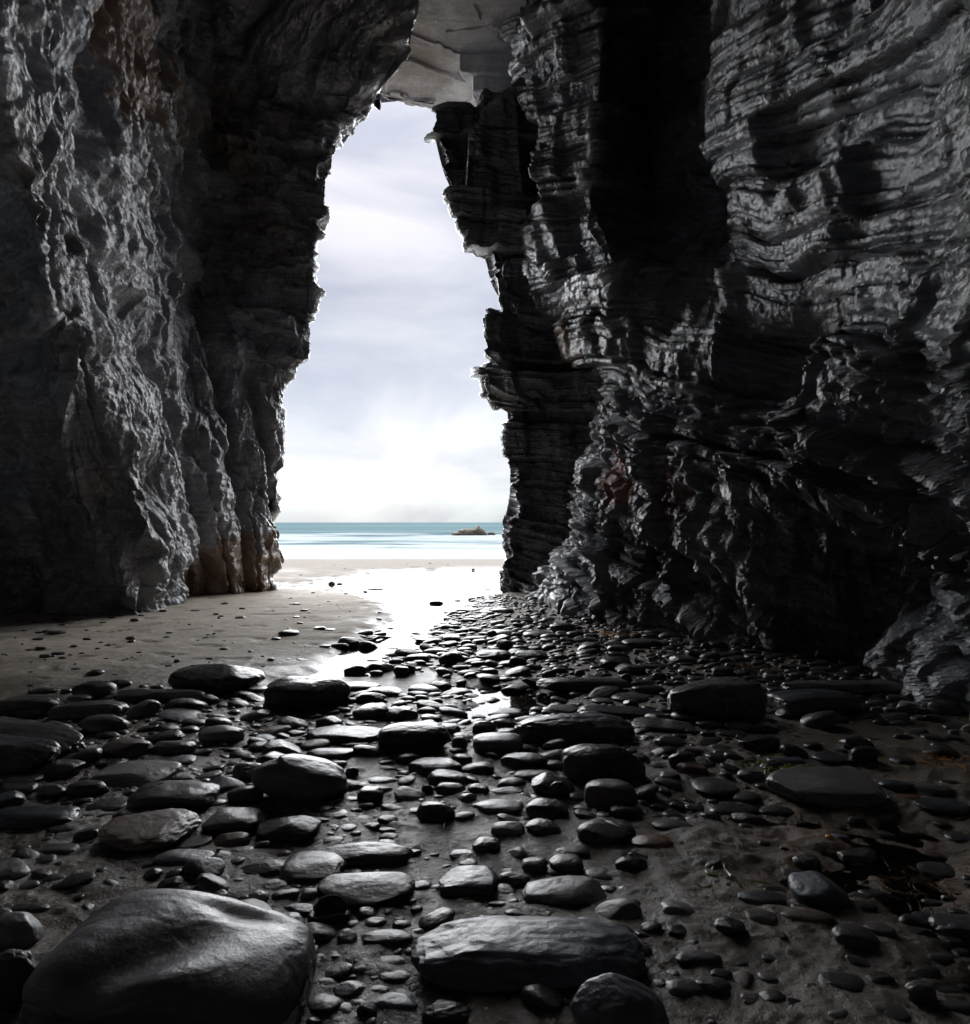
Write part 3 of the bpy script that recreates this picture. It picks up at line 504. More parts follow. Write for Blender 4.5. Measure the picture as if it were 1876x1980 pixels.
# (x0, x1, top, bottom) of every stone placed by eye, one list for each enlarged view of the photo; then optional dict
STONES = {
5: [(-60,220,985,1215,dict(m='p')),(-80,228,1190,1560,dict(m='d')),(-60,430,418,560,dict(q=3)),(535,1060,460,700,dict(m='r',q=2.2,fc=9,r=.05,L='angular stone with a rust red left edge lying in shadow above the big front boulder')),
 (1095,1425,438,600,dict(q=3,fc=7)),(530,940,195,330,dict(m='p',q=3.2,L='pale flat topped oblong boulder in the left half with a bright right end')),(700,1175,295,480,dict(q=3,L='wet glittering oblong boulder just below the pale flat topped one')),
 (1355,1885,155,430,dict(m='p',q=2.3,tilt=.25,ring=1,L='large egg shaped boulder with a curved ring step on its sloping top')),(1220,1410,335,440,dict()),(1510,1860,675,850,dict(q=2.6)),
 (855,1055,155,215,dict(m='p')),(545,805,75,190,dict(m='r',q=2.6,L='brownish dished stone behind the pale flat topped boulder on the left')),(355,590,295,390,dict()),(190,355,320,400,dict()),(215,435,190,300,dict(m='d',fc=9)),
 (-20,250,245,345,dict(q=3.5)),(-20,195,312,385,dict(q=3.5,m='d')),(385,550,122,220,dict(tilt=-.3)),(290,450,145,205,dict()),(510,690,172,228,dict()),(800,1055,82,170,dict()),(780,985,28,110,dict(tilt=-.15)),(1070,1310,5,105,dict(m='p')),
 (1145,1310,115,140,dict()),(1335,1460,92,145,dict()),(470,700,390,475,dict()),(205,420,628,695,dict(q=3)),(425,555,640,700,dict()),(260,435,545,590,dict()),(920,1140,585,675,dict(tilt=-.2)),(830,1140,680,785,dict(q=2.8)),
 (1200,1380,655,708,dict(q=2)),(1375,1720,485,650,dict(m='d',fc=9)),(1325,1450,878,955,dict(m='q',fc=12,q=2.2,r=.06,L='white quartz stone on dark sand behind the big front boulder')),(1510,1690,950,1020,dict()),(250,510,790,890,dict(tilt=-.3,m='d')),
 (235,365,800,855,dict()),(50,265,945,1015,dict()),(910,1040,275,302,dict()),(1040,1185,240,302,dict(tilt=-.25)),(1105,1215,405,452,dict(m='p')),(55,160,633,668,dict()),(1380,1470,520,560,dict()),(1160,1190,655,705,dict())],
6: [(680,2025,1010,1440,dict(m='p',q=2.5,fc=6,r=.05,b=.42,L='long rough backed pale boulder lying across the foreground at bottom centre',name=1)),(1575,2120,1325,1760,dict(m='p',q=2.3,tilt=.45,L='tall sloping boulder cut off by the bottom edge of the photo')),
 (230,755,765,965,dict(m='p',q=2.8,L='oblong boulder with a bright left shoulder and a brown leaf on top')),(875,1215,745,905,dict(m='p',q=5,fc=6,r=.04,L='squared block of layered slate in the centre foreground')),(1190,1375,755,850,dict(m='p',q=2.5,fc=10)),
 (1320,1775,790,965,dict(m='p',q=3.0,L='smooth loaf shaped boulder right of the squared slate block')),(190,740,610,750,dict(q=3.2,L='long low bar shaped stone with a bright right end left of centre foreground')),(1055,1210,592,680,dict()),(935,1080,650,702,dict(m='p')),
 (1155,1345,515,605,dict(m='p')),(1340,1535,500,598,dict()),(1050,1335,392,478,dict(m='p',q=2.2)),(1340,1575,388,505,dict(m='d')),(1155,1335,330,385,dict(m='d')),(710,1010,165,280,dict(m='d',q=2.6,L='dark rounded stone alone at the head of the bare sand strip')),
 (1205,1465,150,242,dict()),(1055,1335,50,165,dict(m='p',q=3,L='layered grey boulder in front of the ridge backed boulder')),(1530,1990,100,315,dict(q=2.7,m='n',L='broad dark boulder with a square left end right of centre')),(1655,1940,293,460,dict(m='r',q=2.8,L='squat reddish topped stone in front of the broad dark boulder')),
 (1470,1580,300,400,dict(m='d')),(1280,1520,238,302,dict(m='d')),(1280,1395,222,252,dict()),(1430,1575,80,155,dict(tilt=-.3)),(945,1035,62,140,dict()),(945,1060,150,205,dict()),(710,790,445,480,dict(m='p')),(540,660,212,242,dict()),(490,665,278,325,dict(m='d')),
 (425,520,485,522,dict(m='p')),(335,440,532,582,dict()),(240,400,455,515,dict(fc=9)),(785,850,320,372,dict(m='d',fc=9)),(1320,1465,695,782,dict()),(1465,1650,672,780,dict()),(1420,1555,725,792,dict(m='d')),(1495,1690,640,702,dict()),(1660,1830,738,812,dict()),
 (1615,1900,510,645,dict()),(540,705,1218,1285,dict()),(550,730,1293,1365,dict(m='d')),(500,615,1370,1432,dict()),(525,780,1410,1535,dict(m='p',fc=8)),(310,500,1340,1450,dict()),(460,750,1085,1190,dict(m='d')),(470,610,1010,1082,dict(m='d')),(780,1060,1445,1600,dict(m='d',r=.07,fc=8)),
 (440,550,1465,1560,dict(m='d',tilt=.5)),(770,875,880,917,dict(m='p')),(1140,1260,935,972,dict()),(370,445,652,712,dict(m='d')),(450,580,710,772,dict(m='d')),(165,450,125,192,dict(q=3)),(350,510,90,132,dict()),(540,945,-10,155,dict(m='d',q=3,L='black square shouldered boulder in the middle band left of centre')),
 (165,590,10,112,dict(m='d',q=3.2)),(300,390,198,232,dict(m='b')),(375,450,230,290,dict(m='d'))],
7: [(855,1425,85,275,dict(m='p',q=3.6,fc=9,r=.035,b=.55,L='angular pale slab with a flat tilted top beside the brown pool',top=1)),(965,1245,575,790,dict(m='p',q=2.6,fc=9,b=.9,L='upright wedge shaped stone with a bright left face standing in the pool')),(700,940,700,795,dict(L='oval stone with a thin crack across it left of the upright wedge')),
 (715,915,800,895,dict()),(925,1185,798,885,dict(m='r',fc=8)),(1175,1400,870,1005,dict()),(1690,2010,770,940,dict(q=3,L='smooth rounded boulder cut off by the right edge of the photo')),(1205,1415,425,525,dict(q=4,L='squared wet stone with green weed on top beside the yellow float',)),(1610,1850,505,600,dict()),
 (1605,1870,232,325,dict()),(1590,1795,182,242,dict(q=2.8)),(1420,1590,158,222,dict()),(1515,1620,220,258,dict(m='b')),(1255,1350,300,352,dict()),(555,800,228,295,dict(m='d',fc=8)),(470,700,120,212,dict()),(695,830,90,152,dict()),(810,985,248,302,dict(m='d')),
 (160,365,430,505,dict(m='b',L='smooth orange brown stone half sunk in the wet sand')),(265,465,345,412,dict(fc=8)),(0,180,350,445,dict()),(390,545,60,132,dict(m='b')),(350,490,10,105,dict(m='d')),(295,405,108,152,dict()),(850,1065,38,88,dict(m='p',q=2.8)),(1080,1290,12,78,dict(q=3)),
 (580,740,850,965,dict(m='d',fc=8)),(385,620,1025,1105,dict()),(320,520,1160,1265,dict()),(190,330,1065,1145,dict()),(1110,1345,1135,1255,dict(L='dark egg shaped stone sunk in brown sand near the bottom right')),(1380,1560,1290,1400,dict()),(1555,1700,1175,1305,dict(q=3)),(1250,1405,730,795,dict(fc=8)),
 (1580,1700,755,812,dict()),(1725,1900,1265,1335,dict()),(1760,1900,390,452,dict(fc=8)),(1500,1600,710,752,dict(m='d')),(1480,1560,1165,1215,dict()),(1700,1840,1180,1225,dict(m='d'))],
3: [(1300,1985,695,1000,dict(m='n',q=3.2,fc=6,b=.55,L='largest boulder of the right half, smooth and loaf shaped with a notched left side')),(420,1065,700,800,dict(q=2.6,b=.5)),(850,1070,555,645,dict(m='d',q=4,L='upright black block standing among the pebbles right of the stream')),(5,250,515,578,dict(m='d',q=3)),(270,505,508,578,dict(m='d',q=3)),
 (230,360,560,640,dict(m='d',tilt=.3)),(900,1060,475,527,dict(m='d')),(1005,1280,430,497,dict(q=3,m='n')),(640,850,430,467,dict()),(510,690,325,397,dict(m='d')),(325,545,378,432,dict(m='d')),(85,290,375,417,dict(m='d')),(1050,1230,705,762,dict(m='d')),(1070,1300,745,812,dict(m='d')),
 (65,345,838,928,dict(m='d')),(370,520,865,932,dict(m='d')),(455,705,875,938,dict()),(310,535,820,872,dict()),(1065,1505,975,1085,dict(m='n',q=2.8,tilt=.12)),(1340,1590,915,1005,dict(m='r',q=2.6)),(700,1300,880,972,dict(q=3,b=.45,tilt=.08)),(795,940,838,882,dict()),(925,1190,800,872,dict()),(1010,1110,848,897,dict()),
 (250,1110,940,1170,dict(m='n',q=2.5,fc=6,r=.06,b=.45,L='long ridge backed boulder with a rough wet top in the middle of the floor')),(460,635,1122,1215,dict(m='d',tilt=-.3)),(-20,150,995,1090,dict()),(145,260,440,502,dict(m='d')),(1330,1510,545,602,dict()),(1205,1310,655,722,dict(m='d')),(970,1070,635,690,dict(m='d')),(990,1075,665,745,dict(m='d')),
 (455,560,650,722,dict(m='d',tilt=-.4)),(1385,1480,632,682,dict()),(1615,1770,628,692,dict()),(1340,1430,682,722,dict()),(1450,1570,680,722,dict()),(505,640,610,652,dict(m='d')),(730,870,685,722,dict(m='d')),(680,755,650,702,dict(m='d')),(105,270,228,263,dict(m='d')),(360,435,145,177,dict(m='d')),
 (1150,1340,365,410,dict(m='d')),(1410,1535,372,415,dict(m='d')),(1540,1610,455,510,dict(m='d')),(460,545,290,312,dict(m='d')),(440,480,232,265,dict()),(1075,1115,342,368,dict(m='d')),(945,1060,362,392,dict()),(665,740,320,342,dict(m='b')),(1520,1600,565,605,dict()),(240,365,475,512,dict(m='d')),(365,470,487,517,dict(m='d')),(560,625,485,512,dict()),(1120,1300,610,640,dict()),(0,140,-5,0,dict()) ][:-1],
4: [(590,1435,550,665,dict(q=3,b=.35,L='long low bar of slate stretching across the pebbles on the right')),(490,1110,622,810,dict(m='n',q=3,b=.5,L='big dark slab boulder in front of the long low slate bar')),(1270,1455,478,585,dict(m='p',q=2.3,b=.9,L='round grey egg shaped stone on the long slate bar at right')),(1365,1510,690,785,dict(m='p',fc=10,L='pale angular pointed stone near the foot of the right wall')),
 (700,960,760,905,dict(q=2.3,tilt=-.55,b=.7,L='leaning stone propped up on the sand with a pale underside')),(980,1190,948,1060,dict(m='d',q=3)),(1040,1235,1015,1145,dict(m='d',q=3.5,L='front one of two black square cobbles side by side on right sand')),(785,1080,1060,1142,dict(q=3)),(260,560,935,1055,dict(m='d')),(720,850,990,1052,dict(m='d')),(560,740,1005,1115,dict(m='d',tilt=.4)),
 (1615,1900,610,715,dict(q=3)),(1290,1480,655,712,dict()),(1150,1280,680,732,dict()),(1430,1560,630,702,dict(m='r',fc=8)),(1555,1740,600,652,dict()),(1205,1300,495,548,dict(m='p')),(1175,1240,495,535,dict()),(1510,1640,480,528,dict(m='r')),(80,240,465,522,dict()),(440,600,510,562,dict()),(620,730,495,547,dict()),(420,500,468,502,dict(m='p')),
 (760,920,458,502,dict()),(755,920,428,462,dict()),(590,710,440,470,dict()),(1195,1310,820,872,dict(m='d')),(1140,1240,790,842,dict()),(1790,1900,705,765,dict(m='p')),(1675,1820,935,978,dict(m='d')),(1690,1820,855,898,dict(m='d')),(165,540,835,925,dict(m='d',q=3.2)),(120,330,910,965,dict()),(530,690,755,825,dict(m='d')),
 (1280,1580,385,468,dict(m='n',q=2.4)),(800,950,340,415,dict(m='d',fc=8)),(310,430,375,412,dict()),(140,215,400,440,dict()),(0,110,910,960,dict()),(1820,1900,862,915,dict(m='q')),(1310,1440,830,875,dict()),(1730,1800,890,935,dict(m='p')),(1175,1270,735,782,dict()),(1270,1365,728,775,dict(m='p')),(560,670,567,615,dict(tilt=-.3)),(640,725,943,972,dict()),(1510,1680,740,800,dict(m='d')),
 (430,510,358,392,dict()),(510,640,365,398,dict(m='d')),(655,740,375,410,dict()),(690,800,405,440,dict()),(925,1075,440,470,dict()),(940,1050,520,555,dict())],
1: [(1275,1985,475,715,dict(m='d',q=2.4,fc=6,b=.6,L='hump backed black boulder at the edge of the clean sand on the left')),(845,1545,685,775,dict(m='d',q=4,b=.35,L='long flat black slab in front of the hump backed boulder')),(560,860,608,745,dict(m='d')),(790,990,612,668,dict(m='d')),(-40,455,705,875,dict(q=3.6,b=.5,L='thick wet slab at the left edge behind the cobbles')),(390,960,748,905,dict(m='n',q=2.8,b=.5)),
 (955,1195,748,900,dict(m='p',q=2.2,tilt=-.6,b=.8,L='upright disc shaped stone with a bright pale face on the left')),(590,975,845,1005,dict(m='n',q=2.3,fc=6,L='smooth pear shaped boulder on the left with a rounded right knob')),(510,700,700,772,dict(m='p',fc=9)),(225,445,672,718,dict()),(-20,180,868,935,dict()),(105,230,930,972,dict()),
 (1200,1545,825,930,dict(tilt=.25)),(1495,1830,940,1045,dict(m='p')),(45,105,113,130,dict()),(125,180,157,170,dict()),(225,290,160,177,dict(m='d')),(345,485,235,266,dict()),(315,385,230,252,dict()),(625,685,293,314,dict(m='d')),(940,1015,285,310,dict()),(978,1045,150,174,dict()),(445,500,182,197,dict(m='p')),(245,330,297,313,dict(m='d')),
 (190,240,378,392,dict(m='d')),(260,350,370,383,dict(m='d')),(530,585,353,371,dict(m='r')),(300,380,430,457,dict(m='r',L='reddish pebble with two dark ones on the left sand')),(385,490,410,434,dict(m='d')),(1245,1300,245,257,dict(m='p')),(1425,1500,70,84,dict(m='d')),(1190,1255,82,100,dict()),(1650,1715,372,389,dict(m='p')),(1240,1305,503,522,dict(m='d')),(1305,1350,468,494,dict(m='d')),
 (655,775,540,585,dict(m='d')),(540,610,530,547,dict()),(260,300,88,102,dict(m='d')),(385,430,97,112,dict(m='d')),(565,620,152,164,dict()),(745,800,176,186,dict(m='d')),(1660,1715,25,38,dict()),(1795,1845,62,75,dict()),(1765,1845,138,154,dict(m='d')),(1630,1660,138,152,dict()),(1600,1645,105,117,dict(m='r')),(1545,1605,446,459,dict(m='d')),(715,750,370,380,dict(m='d')),
 (10,50,415,427,dict()),(165,205,227,237,dict(m='d')),(780,815,446,455,dict(m='d')),(210,255,550,561,dict(m='d')),(210,260,652,670,dict(m='d')),(1225,1275,276,286,dict()),(845,890,573,584,dict(m='p')),(1130,1225,650,690,dict()),(455,540,675,715,dict()),(510,545,425,435,dict(m='d')),(385,412,432,450,dict())],
2: [(240,790,1115,1330,dict(m='d',q=3.0,fc=6,b=.6,L='black flat topped boulder standing left of the stream')),(665,780,870,917,dict(m='d')),(700,845,828,900,dict(m='d',fc=8,L='lumpy black rock sitting in the shining stream')),(835,960,840,908,dict(m='d',tilt=.4)),(335,465,825,864,dict(m='d',q=2.6,L='dark oval stone alone on grey sand left of the stream')),(745,890,985,1082,dict(m='d',q=4,L='black squared block at the stream edge')),
 (900,1060,1008,1078,dict(m='d',q=3)),(1055,1155,1038,1102,dict(m='d',q=3.4)),(1130,1290,960,1012,dict(m='d',q=3)),(1335,1500,948,1032,dict(m='d',q=2.2,L='dome shaped black stone right of the stream')),(1570,1790,940,1002,dict(m='d',q=3)),(1245,1405,925,962,dict(m='d')),(1215,1310,893,942,dict(m='d',tilt=.3)),(1695,1805,870,932,dict(m='d')),(1475,1555,870,912,dict(m='d')),
 (1185,1320,845,874,dict(m='d',q=3)),(1335,1475,838,867,dict(m='d')),(1435,1590,660,697,dict(m='d',q=4)),(1275,1370,600,637,dict(m='d',q=3,L='black block at the far end of the pebble bank beside the white water')),(1665,1810,678,710,dict(m='d',q=3)),(1430,1480,593,620,dict(m='d')),(1640,1700,815,855,dict(m='d')),(855,1110,1160,1225,dict(m='d')),(700,970,1135,1195,dict(m='d',q=3)),
 (875,980,952,987,dict(m='d')),(1060,1245,922,987,dict(m='d',tilt=.1)),(1450,1550,920,957,dict(m='d')),(1480,1580,900,940,dict(m='d')),(1100,1190,876,900,dict(m='d')),(645,690,495,519,dict(m='r',fc=9,L='grey lumpy stone out on the bright beach')),(700,738,503,517,dict(m='n',L='small flat stone beside the grey lumpy one out on the beach')),(890,1000,533,549,dict(m='r',q=3,L='thin log shaped stone on the bright wet beach')),
 (975,1035,942,970,dict()),(490,520,735,747,dict(m='d')),(425,470,737,749,dict()),(440,520,997,1012,dict(m='d')),(265,310,1005,1023,dict(m='d')),(290,350,868,885,dict()),(90,130,677,688,dict(m='d')),(65,132,738,753,dict(m='d')),(420,478,652,664,dict(m='d')),(470,520,695,710,dict()),(555,635,800,822,dict(m='d')),(620,690,812,826,dict(m='d')),(590,665,913,930,dict(m='d')),
 (1015,1065,773,788,dict(m='d')),(1195,1265,750,770,dict(m='d')),(1330,1370,747,770,dict(m='d')),(1410,1480,765,790,dict(m='d')),(1470,1575,740,765,dict(m='d')),(1365,1420,715,740,dict(m='d')),(1680,1790,780,808,dict(m='d')),(1620,1700,625,645,dict(m='d')),(1510,1580,725,750,dict(m='d')),(800,900,1045,1085,dict(m='d')),(905,990,1060,1098,dict(m='d')),(1165,1260,1000,1035,dict(m='d')),(1060,1140,985,1012,dict(m='d')),(1120,1195,1030,1085,dict(m='d'))]}
placed = []          # (x, y, radius)
objs = []
SEED = [100]
def place_stone(x0, x1, yt, yb, m='n', q=2.4, fc=5, r=.02, b=None, tilt=0.0, L=None, **kw):
    SEED[0] += 1; sd = SEED[0]; rs = random.Random(sd)
    yb = max(yb, HY+20); df = CH*F/(yb-HY); mt = (yt-HY)/F
    ratio = b if b else rs.uniform(.55, .85)
    dc = df; H = 0
    for it in range(14):
        a = (x1-x0)/2/F*dc; hb = ratio*a; dc = df+hb*.83; h2 = hb*1.08
        r0 = CH-mt*dc                                   # solve .36H + sqrt((mt hb)^2 + (.64H)^2) = r0
        A_, B_, C_ = .36**2-.64**2, -.72*r0, r0*r0-(mt*h2)**2
        H = 0
        if r0 > 0 and C_ > 0: H = (-B_-math.sqrt(max(B_*B_-4*A_*C_, 0)))/(2*A_)
        if H >= 0.24*a or ratio < .3: break
        ratio *= .88
    H = min(max(H, .20*a), 1.9*a)
    x = ((x0+x1)/2-CX)/F*dc
    wpx = (x1-x0)
    lev = 5 if wpx > 110 else (4 if wpx > 24 else 3)
    p, fs = stone_shape(lev, sd, q, fc, r if wpx > 30 else 0.02)
    tz = p[:, 2].copy()
    if kw.get('ring'):
        rr = np.hypot((p[:, 0]-.15)/.75, (p[:, 1]+.0)/.75); p[:, 2] += .16*ss(1.04, .98, rr)*ss(0, .2, p[:, 2])
    if kw.get('top'): p[:, 2] = np.where(p[:, 2] > .35, .35+(p[:, 2]-.35)*.25, p[:, 2]); p[:, 2] += .25*p[:, 1]*(p[:, 2] > 0)
    if tilt:                                            # tilt about the view axis, then refit the box
        c, s_ = math.cos(tilt), math.sin(tilt); A = p*np.array([a, hb, H*.62]); X = A[:, 0]*c+A[:, 2]*s_; Z = -A[:, 0]*s_+A[:, 2]*c
        p = np.stack([X, A[:, 1], Z], 1); p -= (p.max(0)+p.min(0))/2; p /= (p.max(0)-p.min(0))/2
    hz = H*.64; V = p*np.array([a, hb, hz])
    g = float(sand_z(np.array([x]), np.array([dc]), False)[0]) if True else 0
    o = mesh_from('boulder' if a > .16 else ('cobble' if a > .055 else 'pebble'), V, fs, MATS[m])
    o.location = (x, dc, H-hz+g)
    placed.append((x, dc, a, hb)); objs.append(dict(o=o, x=x, y=dc, a=a, H=H, L=L, m=m, wpx=wpx))
    return o
# the big front-left boulder: its own shape
def front_boulder():
    v, fs = icosphere(6) if False else ICO[5]; rs = 77
    p = v*((np.abs(v)**5.0).sum(1)**(-1/5.0))[:, None]; p = p*(1+.07*noise(v*1.0+3.3, rs))[:, None]
    x, y, z = p[:, 0].copy(), p[:, 1].copy(), p[:, 2].copy()
    top = z > 0
    z = z-np.where(top, .42*np.exp(-(((x+.12-.5*(y+.4))/.30)**2))*ss(.55, -.75, y)*ss(.1, .6, z), 0)    # hollow face between the two humps
    z = z-np.where(top, .60*ss(-.45, 1.1, x)+.16*ss(-.6, -1.0, x), 0)
    z = z-np.where(top, .16*np.exp(-((x-.35)**2/.10+(y-.55)**2/.03)), 0)                # gouge at the back
    z = np.where(x+0.9*(.3-y) > 1.15, z-.25*(x+.9*(.3-y)-1.15), z)
    p = np.stack([x, y, z], 1); p *= (1+.012*fbm(v*5, 4, 9)-.02*ss(.35, .6, noise(v*3.4, 15))-.018*np.exp(-(noise(v*2.2+.4, 19)/.03)**2))[:, None]
    p -= (p.max(0)+p.min(0))/2; p /= (p.max(0)-p.min(0))/2
    a, hb, H = .405, .235, .245; dc = 1.99; hz = H*.66
    o = mesh_from('boulder', p*np.array([a, hb, hz]), fs, M_STP); o.location = ((352-CX)/F*dc, dc, H-hz)
    placed.append((o.location.x, dc, a, hb)); objs.append(dict(o=o, x=o.location.x, y=dc, a=a, H=H, L='very large smooth boulder with a hollowed top filling the front left corner', m='p', wpx=540))
front_boulder()
for z, lst in STONES.items():
    ox, oy, sc = ZOOM[z]
    for s in lst: place_stone(ox+s[0]/sc, ox+s[1]/sc, oy+s[2]/sc, oy+s[3]/sc, **s[4])
# two long leaning slabs at the left edge
def log_slab(p0, p1, w, h, L):
    A = np.array(p0); B = np.array(p1); d = B-A; ln = np.linalg.norm(d)/2
    SEED[0] += 1; p, fs = stone_shape(5, SEED[0], 4.5, 6, .03); 
    ax = d/np.linalg.norm(d); ay = np.cross([0, 0, 1], ax); ay /= np.linalg.norm(ay); az = np.cross(ax, ay)
    V = p[:, :1]*ln*ax+p[:, 1:2]*w*ay+p[:, 2:]*h*az; c = (A+B)/2
    o = mesh_from('slate_slab', V, fs, M_ST); o.location = c
    placed.append((c[0], c[1], ln*.7, w)); objs.append(dict(o=o, x=c[0], y=c[1], a=ln, H=h, L=L, m='n', wpx=160))
log_slab(P(-60, 1412, 4.4), P(148, 1452, 4.05), .16, .10, 'long sloping slate beam running in from the left edge, the further of two')
log_slab(P(-60, 1452, 3.9), P(98, 1476, 3.75), .14, .10, 'shorter sloping slate beam at the left edge, the nearer of two')

# ------------------------------------------------------------------ labels of the placed stones
ORD = ['nearest', 'second nearest', 'third nearest', 'fourth nearest', 'fifth nearest', 'sixth nearest', 'seventh nearest', 'eighth nearest']
MW = dict(n='grey', d='black', p='pale grey', b='brown', r='reddish grey', q='white')
def label_stones():
    anchors = [o for o in objs if o['L']]
    for o in anchors: tag(o['o'], o['L'], 'stone', 'stones on the cave floor')
    sect = {}
    for o in objs:
        if o['L']: continue
        best = min(anchors, key=lambda a: math.hypot(a['x']-o['x'], a['y']-o['y'])-.5*a['a'])
        dx, dy = o['x']-best['x'], o['y']-best['y']; ang = math.degrees(math.atan2(dy, dx)) % 360
        s = ['right of', 'behind and right of', 'behind', 'behind and left of', 'left of', 'in front and left of', 'in front of', 'in front and right of'][int(((ang+22.5) % 360)//45)]
        sect.setdefault((id(best), s), []).append((math.hypot(dx, dy), o, best, s))
    for lst in sect.values():
        lst.sort(key=lambda t: t[0])
        for i, (_, o, best, s) in enumerate(lst):
            w = best['L'].split(); short = ' '.join(w[:5])
            while short.split()[-1] in ('a', 'the', 'with', 'of', 'on', 'in', 'at', 'and', 'to', 'its', 'one', 'two', 'by', 'beside', 'standing', 'lying', 'sitting', 'behind', 'from', 'left', 'just', 'cut', 'out', 'alone', 'right', 'thin', 'across', 'half'):
                short = ' '.join(short.split()[:-1])
            tag(o['o'], f"{MW[o['m']]} stone {ORD[min(i, 7)]} {s} the {short}", 'stone', 'stones on the cave floor')
label_stones()

# ------------------------------------------------------------------ scattered pebbles
def scatter():
    rs = random.Random(5); protos = {}
    def proto(level, k, m):
        key = (level, k, m)
        if key not in protos:
            p, fs = stone_shape(level, 900+k, rs.uniform(2.1, 2.9), 5, .02); o = mesh_from('pebble', p, fs, MATS[m]); protos[key] = o.data; bpy.data.objects.remove(o)
        return protos[key]
    cand = []
    grid = {}
    def key(x, y): return (int(math.floor(x/.5)), int(math.floor(y/.5)))
    for (x, y, a, b) in placed:
        for i in range(int((x-a)//.5), int((x+a)//.5)+1):
            for j in range(int((y-b)//.5), int((y+b)//.5)+1): grid.setdefault((i, j), []).append((x, y, a, b))
    def free(x, y, r):
        i, j = key(x, y)
        for di in (-1, 0, 1):
            for dj in (-1, 0, 1):
                for (X, Y, A, B) in grid.get((i+di, j+dj), ()):
                    if ((x-X)/(A*.92+r))**2+((y-Y)/(B*.92+r*.8))**2 < 1: return False
        return True
    # (x0, x1, y0, y1 of the photo, how many, smallest and largest width in photo pixels, zone)
    zones = [(860,1110,1150,1178,420,5,16,'far'),(860,1330,1165,1225,680,6,28,'far'),(830,1500,1205,1290,620,9,48,'bank'),(1250,1800,1240,1330,480,10,52,'bank'),(700,900,1215,1300,80,8,44,'stream'),
             (0,600,1170,1300,60,5,16,'sand'),(560,800,1110,1200,30,5,12,'sand'),(560,950,1090,1150,22,4,10,'sand'),(200,900,1330,1440,380,14,80,'mid'),(850,1500,1290,1420,420,13,75,'mid'),(0,600,1380,1560,400,18,95,'left'),
             (500,1100,1400,1590,280,18,95,'mid'),(1000,1500,1400,1580,220,16,80,'mid'),(0,800,1530,1780,280,20,110,'left'),(520,1250,1640,1980,200,22,95,'front'),(1300,1876,1420,1900,110,14,60,'right'),(1550,1876,1290,1400,80,14,60,'bank'),(1100,1876,1760,1980,60,18,75,'right'),(560,800,1780,1980,60,22,70,'front')]
    off = [(-420,-10,1390,1900,150,18,80,'left'),(1890,2300,1330,1900,110,14,70,'right')]
    for zi, (x0, x1, y0, y1, n, w0, w1, zn) in enumerate(zones+off):
        for _ in range(n*3):
            px = rs.uniform(x0, x1); py = rs.uniform(y0, y1); x, y = gp(px, py); w = w0+(w1-w0)*rs.random()**1.9; a = w/2/F*y
            if not free(x, y, a*.62): continue
            ii = key(x, y); hb = a*rs.uniform(.5, .85); grid.setdefault(ii, []).append((x, y, a, hb)); cand.append((w if zi < len(zones) else 4.0+w*.01, x, y, a, hb, zn)); n -= 1
            if n <= 0: break
    cand.sort(key=lambda c: -c[0])
    info = {'far': ('small rounded pebble in the crowded bank at the far foot of the right wall', 'pebbles at the far foot of the right wall'),
            'bank': ('dark flat pebble in the pebble bank between stream and right wall', 'pebbles of the bank along the right wall'),
            'stream': ('dark pebble lying in the shining stream', 'pebbles in the stream'), 'sand': ('small dark pebble alone on the open sand beside the left wall', 'pebbles on the open sand'),
            'mid': ('small smooth pebble wedged among the boulders across the middle of the floor', 'pebbles among the middle boulders'),
            'left': ('small dark pebble among the cobbles on the left side of the floor', 'pebbles among the left cobbles'),
            'front': ('small wet pebble between the big foreground boulders', 'pebbles between the foreground boulders'),
            'right': ('small wet pebble on the brown sand and pools at the right', 'pebbles on the brown sand at right')}
    gz = sand_z(np.array([c[1] for c in cand]), np.array([c[2] for c in cand]), False)
    SV, SF = [], []; cnt = 0; num = dict(cobble=0, pebble=0)
    for o in objs:
        kd = o['o'].name.split('.')[0]
        if kd in num: num[kd] += 1
    for i, (w, x, y, a, hb, zn) in enumerate(cand):
        H = hb*rs.uniform(.32, .7); rz = rs.uniform(-.5, .5)+rs.choice((0, math.pi)); k = rs.randrange(14); m = rs.choice('nnnddddpr' if zn != 'far' else 'nnddrrb')
        z = float(gz[i])+H*.3
        kd = 'cobble' if a > .055 else 'pebble'; num[kd] += 1
        if num[kd] <= 298:
            me = proto(4 if w > 30 else 3, k, m); o = bpy.data.objects.new(kd, me); scene.collection.objects.link(o)
            o.location = (x, y, z); o.scale = (a, hb, H); o.rotation_euler = (rs.uniform(-.2, .2), rs.uniform(-.25, .25), rz)
            tag(o, info[zn][0].replace('pebble ', kd+' ', 1) if kd == 'cobble' else info[zn][0], kd, info[zn][1] if kd == 'pebble' else info[zn][1].replace('pebbles', 'cobbles'))
        else:
            p, fs = stone_shape(2 if a < .04 else 3, 950+k, 2.4, 5, 0) if (k, a < .04) not in protos else protos[(k, a < .04)]
            protos[(k, a < .04)] = (p, fs); c, s = math.cos(rz), math.sin(rz); q = p*np.array([a, hb, H]); tl = rs.uniform(-.25, .25)
            q = np.stack([q[:, 0]*c-q[:, 1]*s, q[:, 0]*s+q[:, 1]*c, q[:, 2]+tl*q[:, 0]], 1)+np.array([x, y, z])
            SV.append(q); SF.append(fs+cnt); cnt += len(q)
    o = mesh_from('shingle', np.concatenate(SV), np.concatenate(SF), M_STD)
    tag(o, 'loose small shingle scattered over the cave floor', 'shingle', kind='stuff')
    print('PEBBLES', len(placed), len(cand))
scatter()

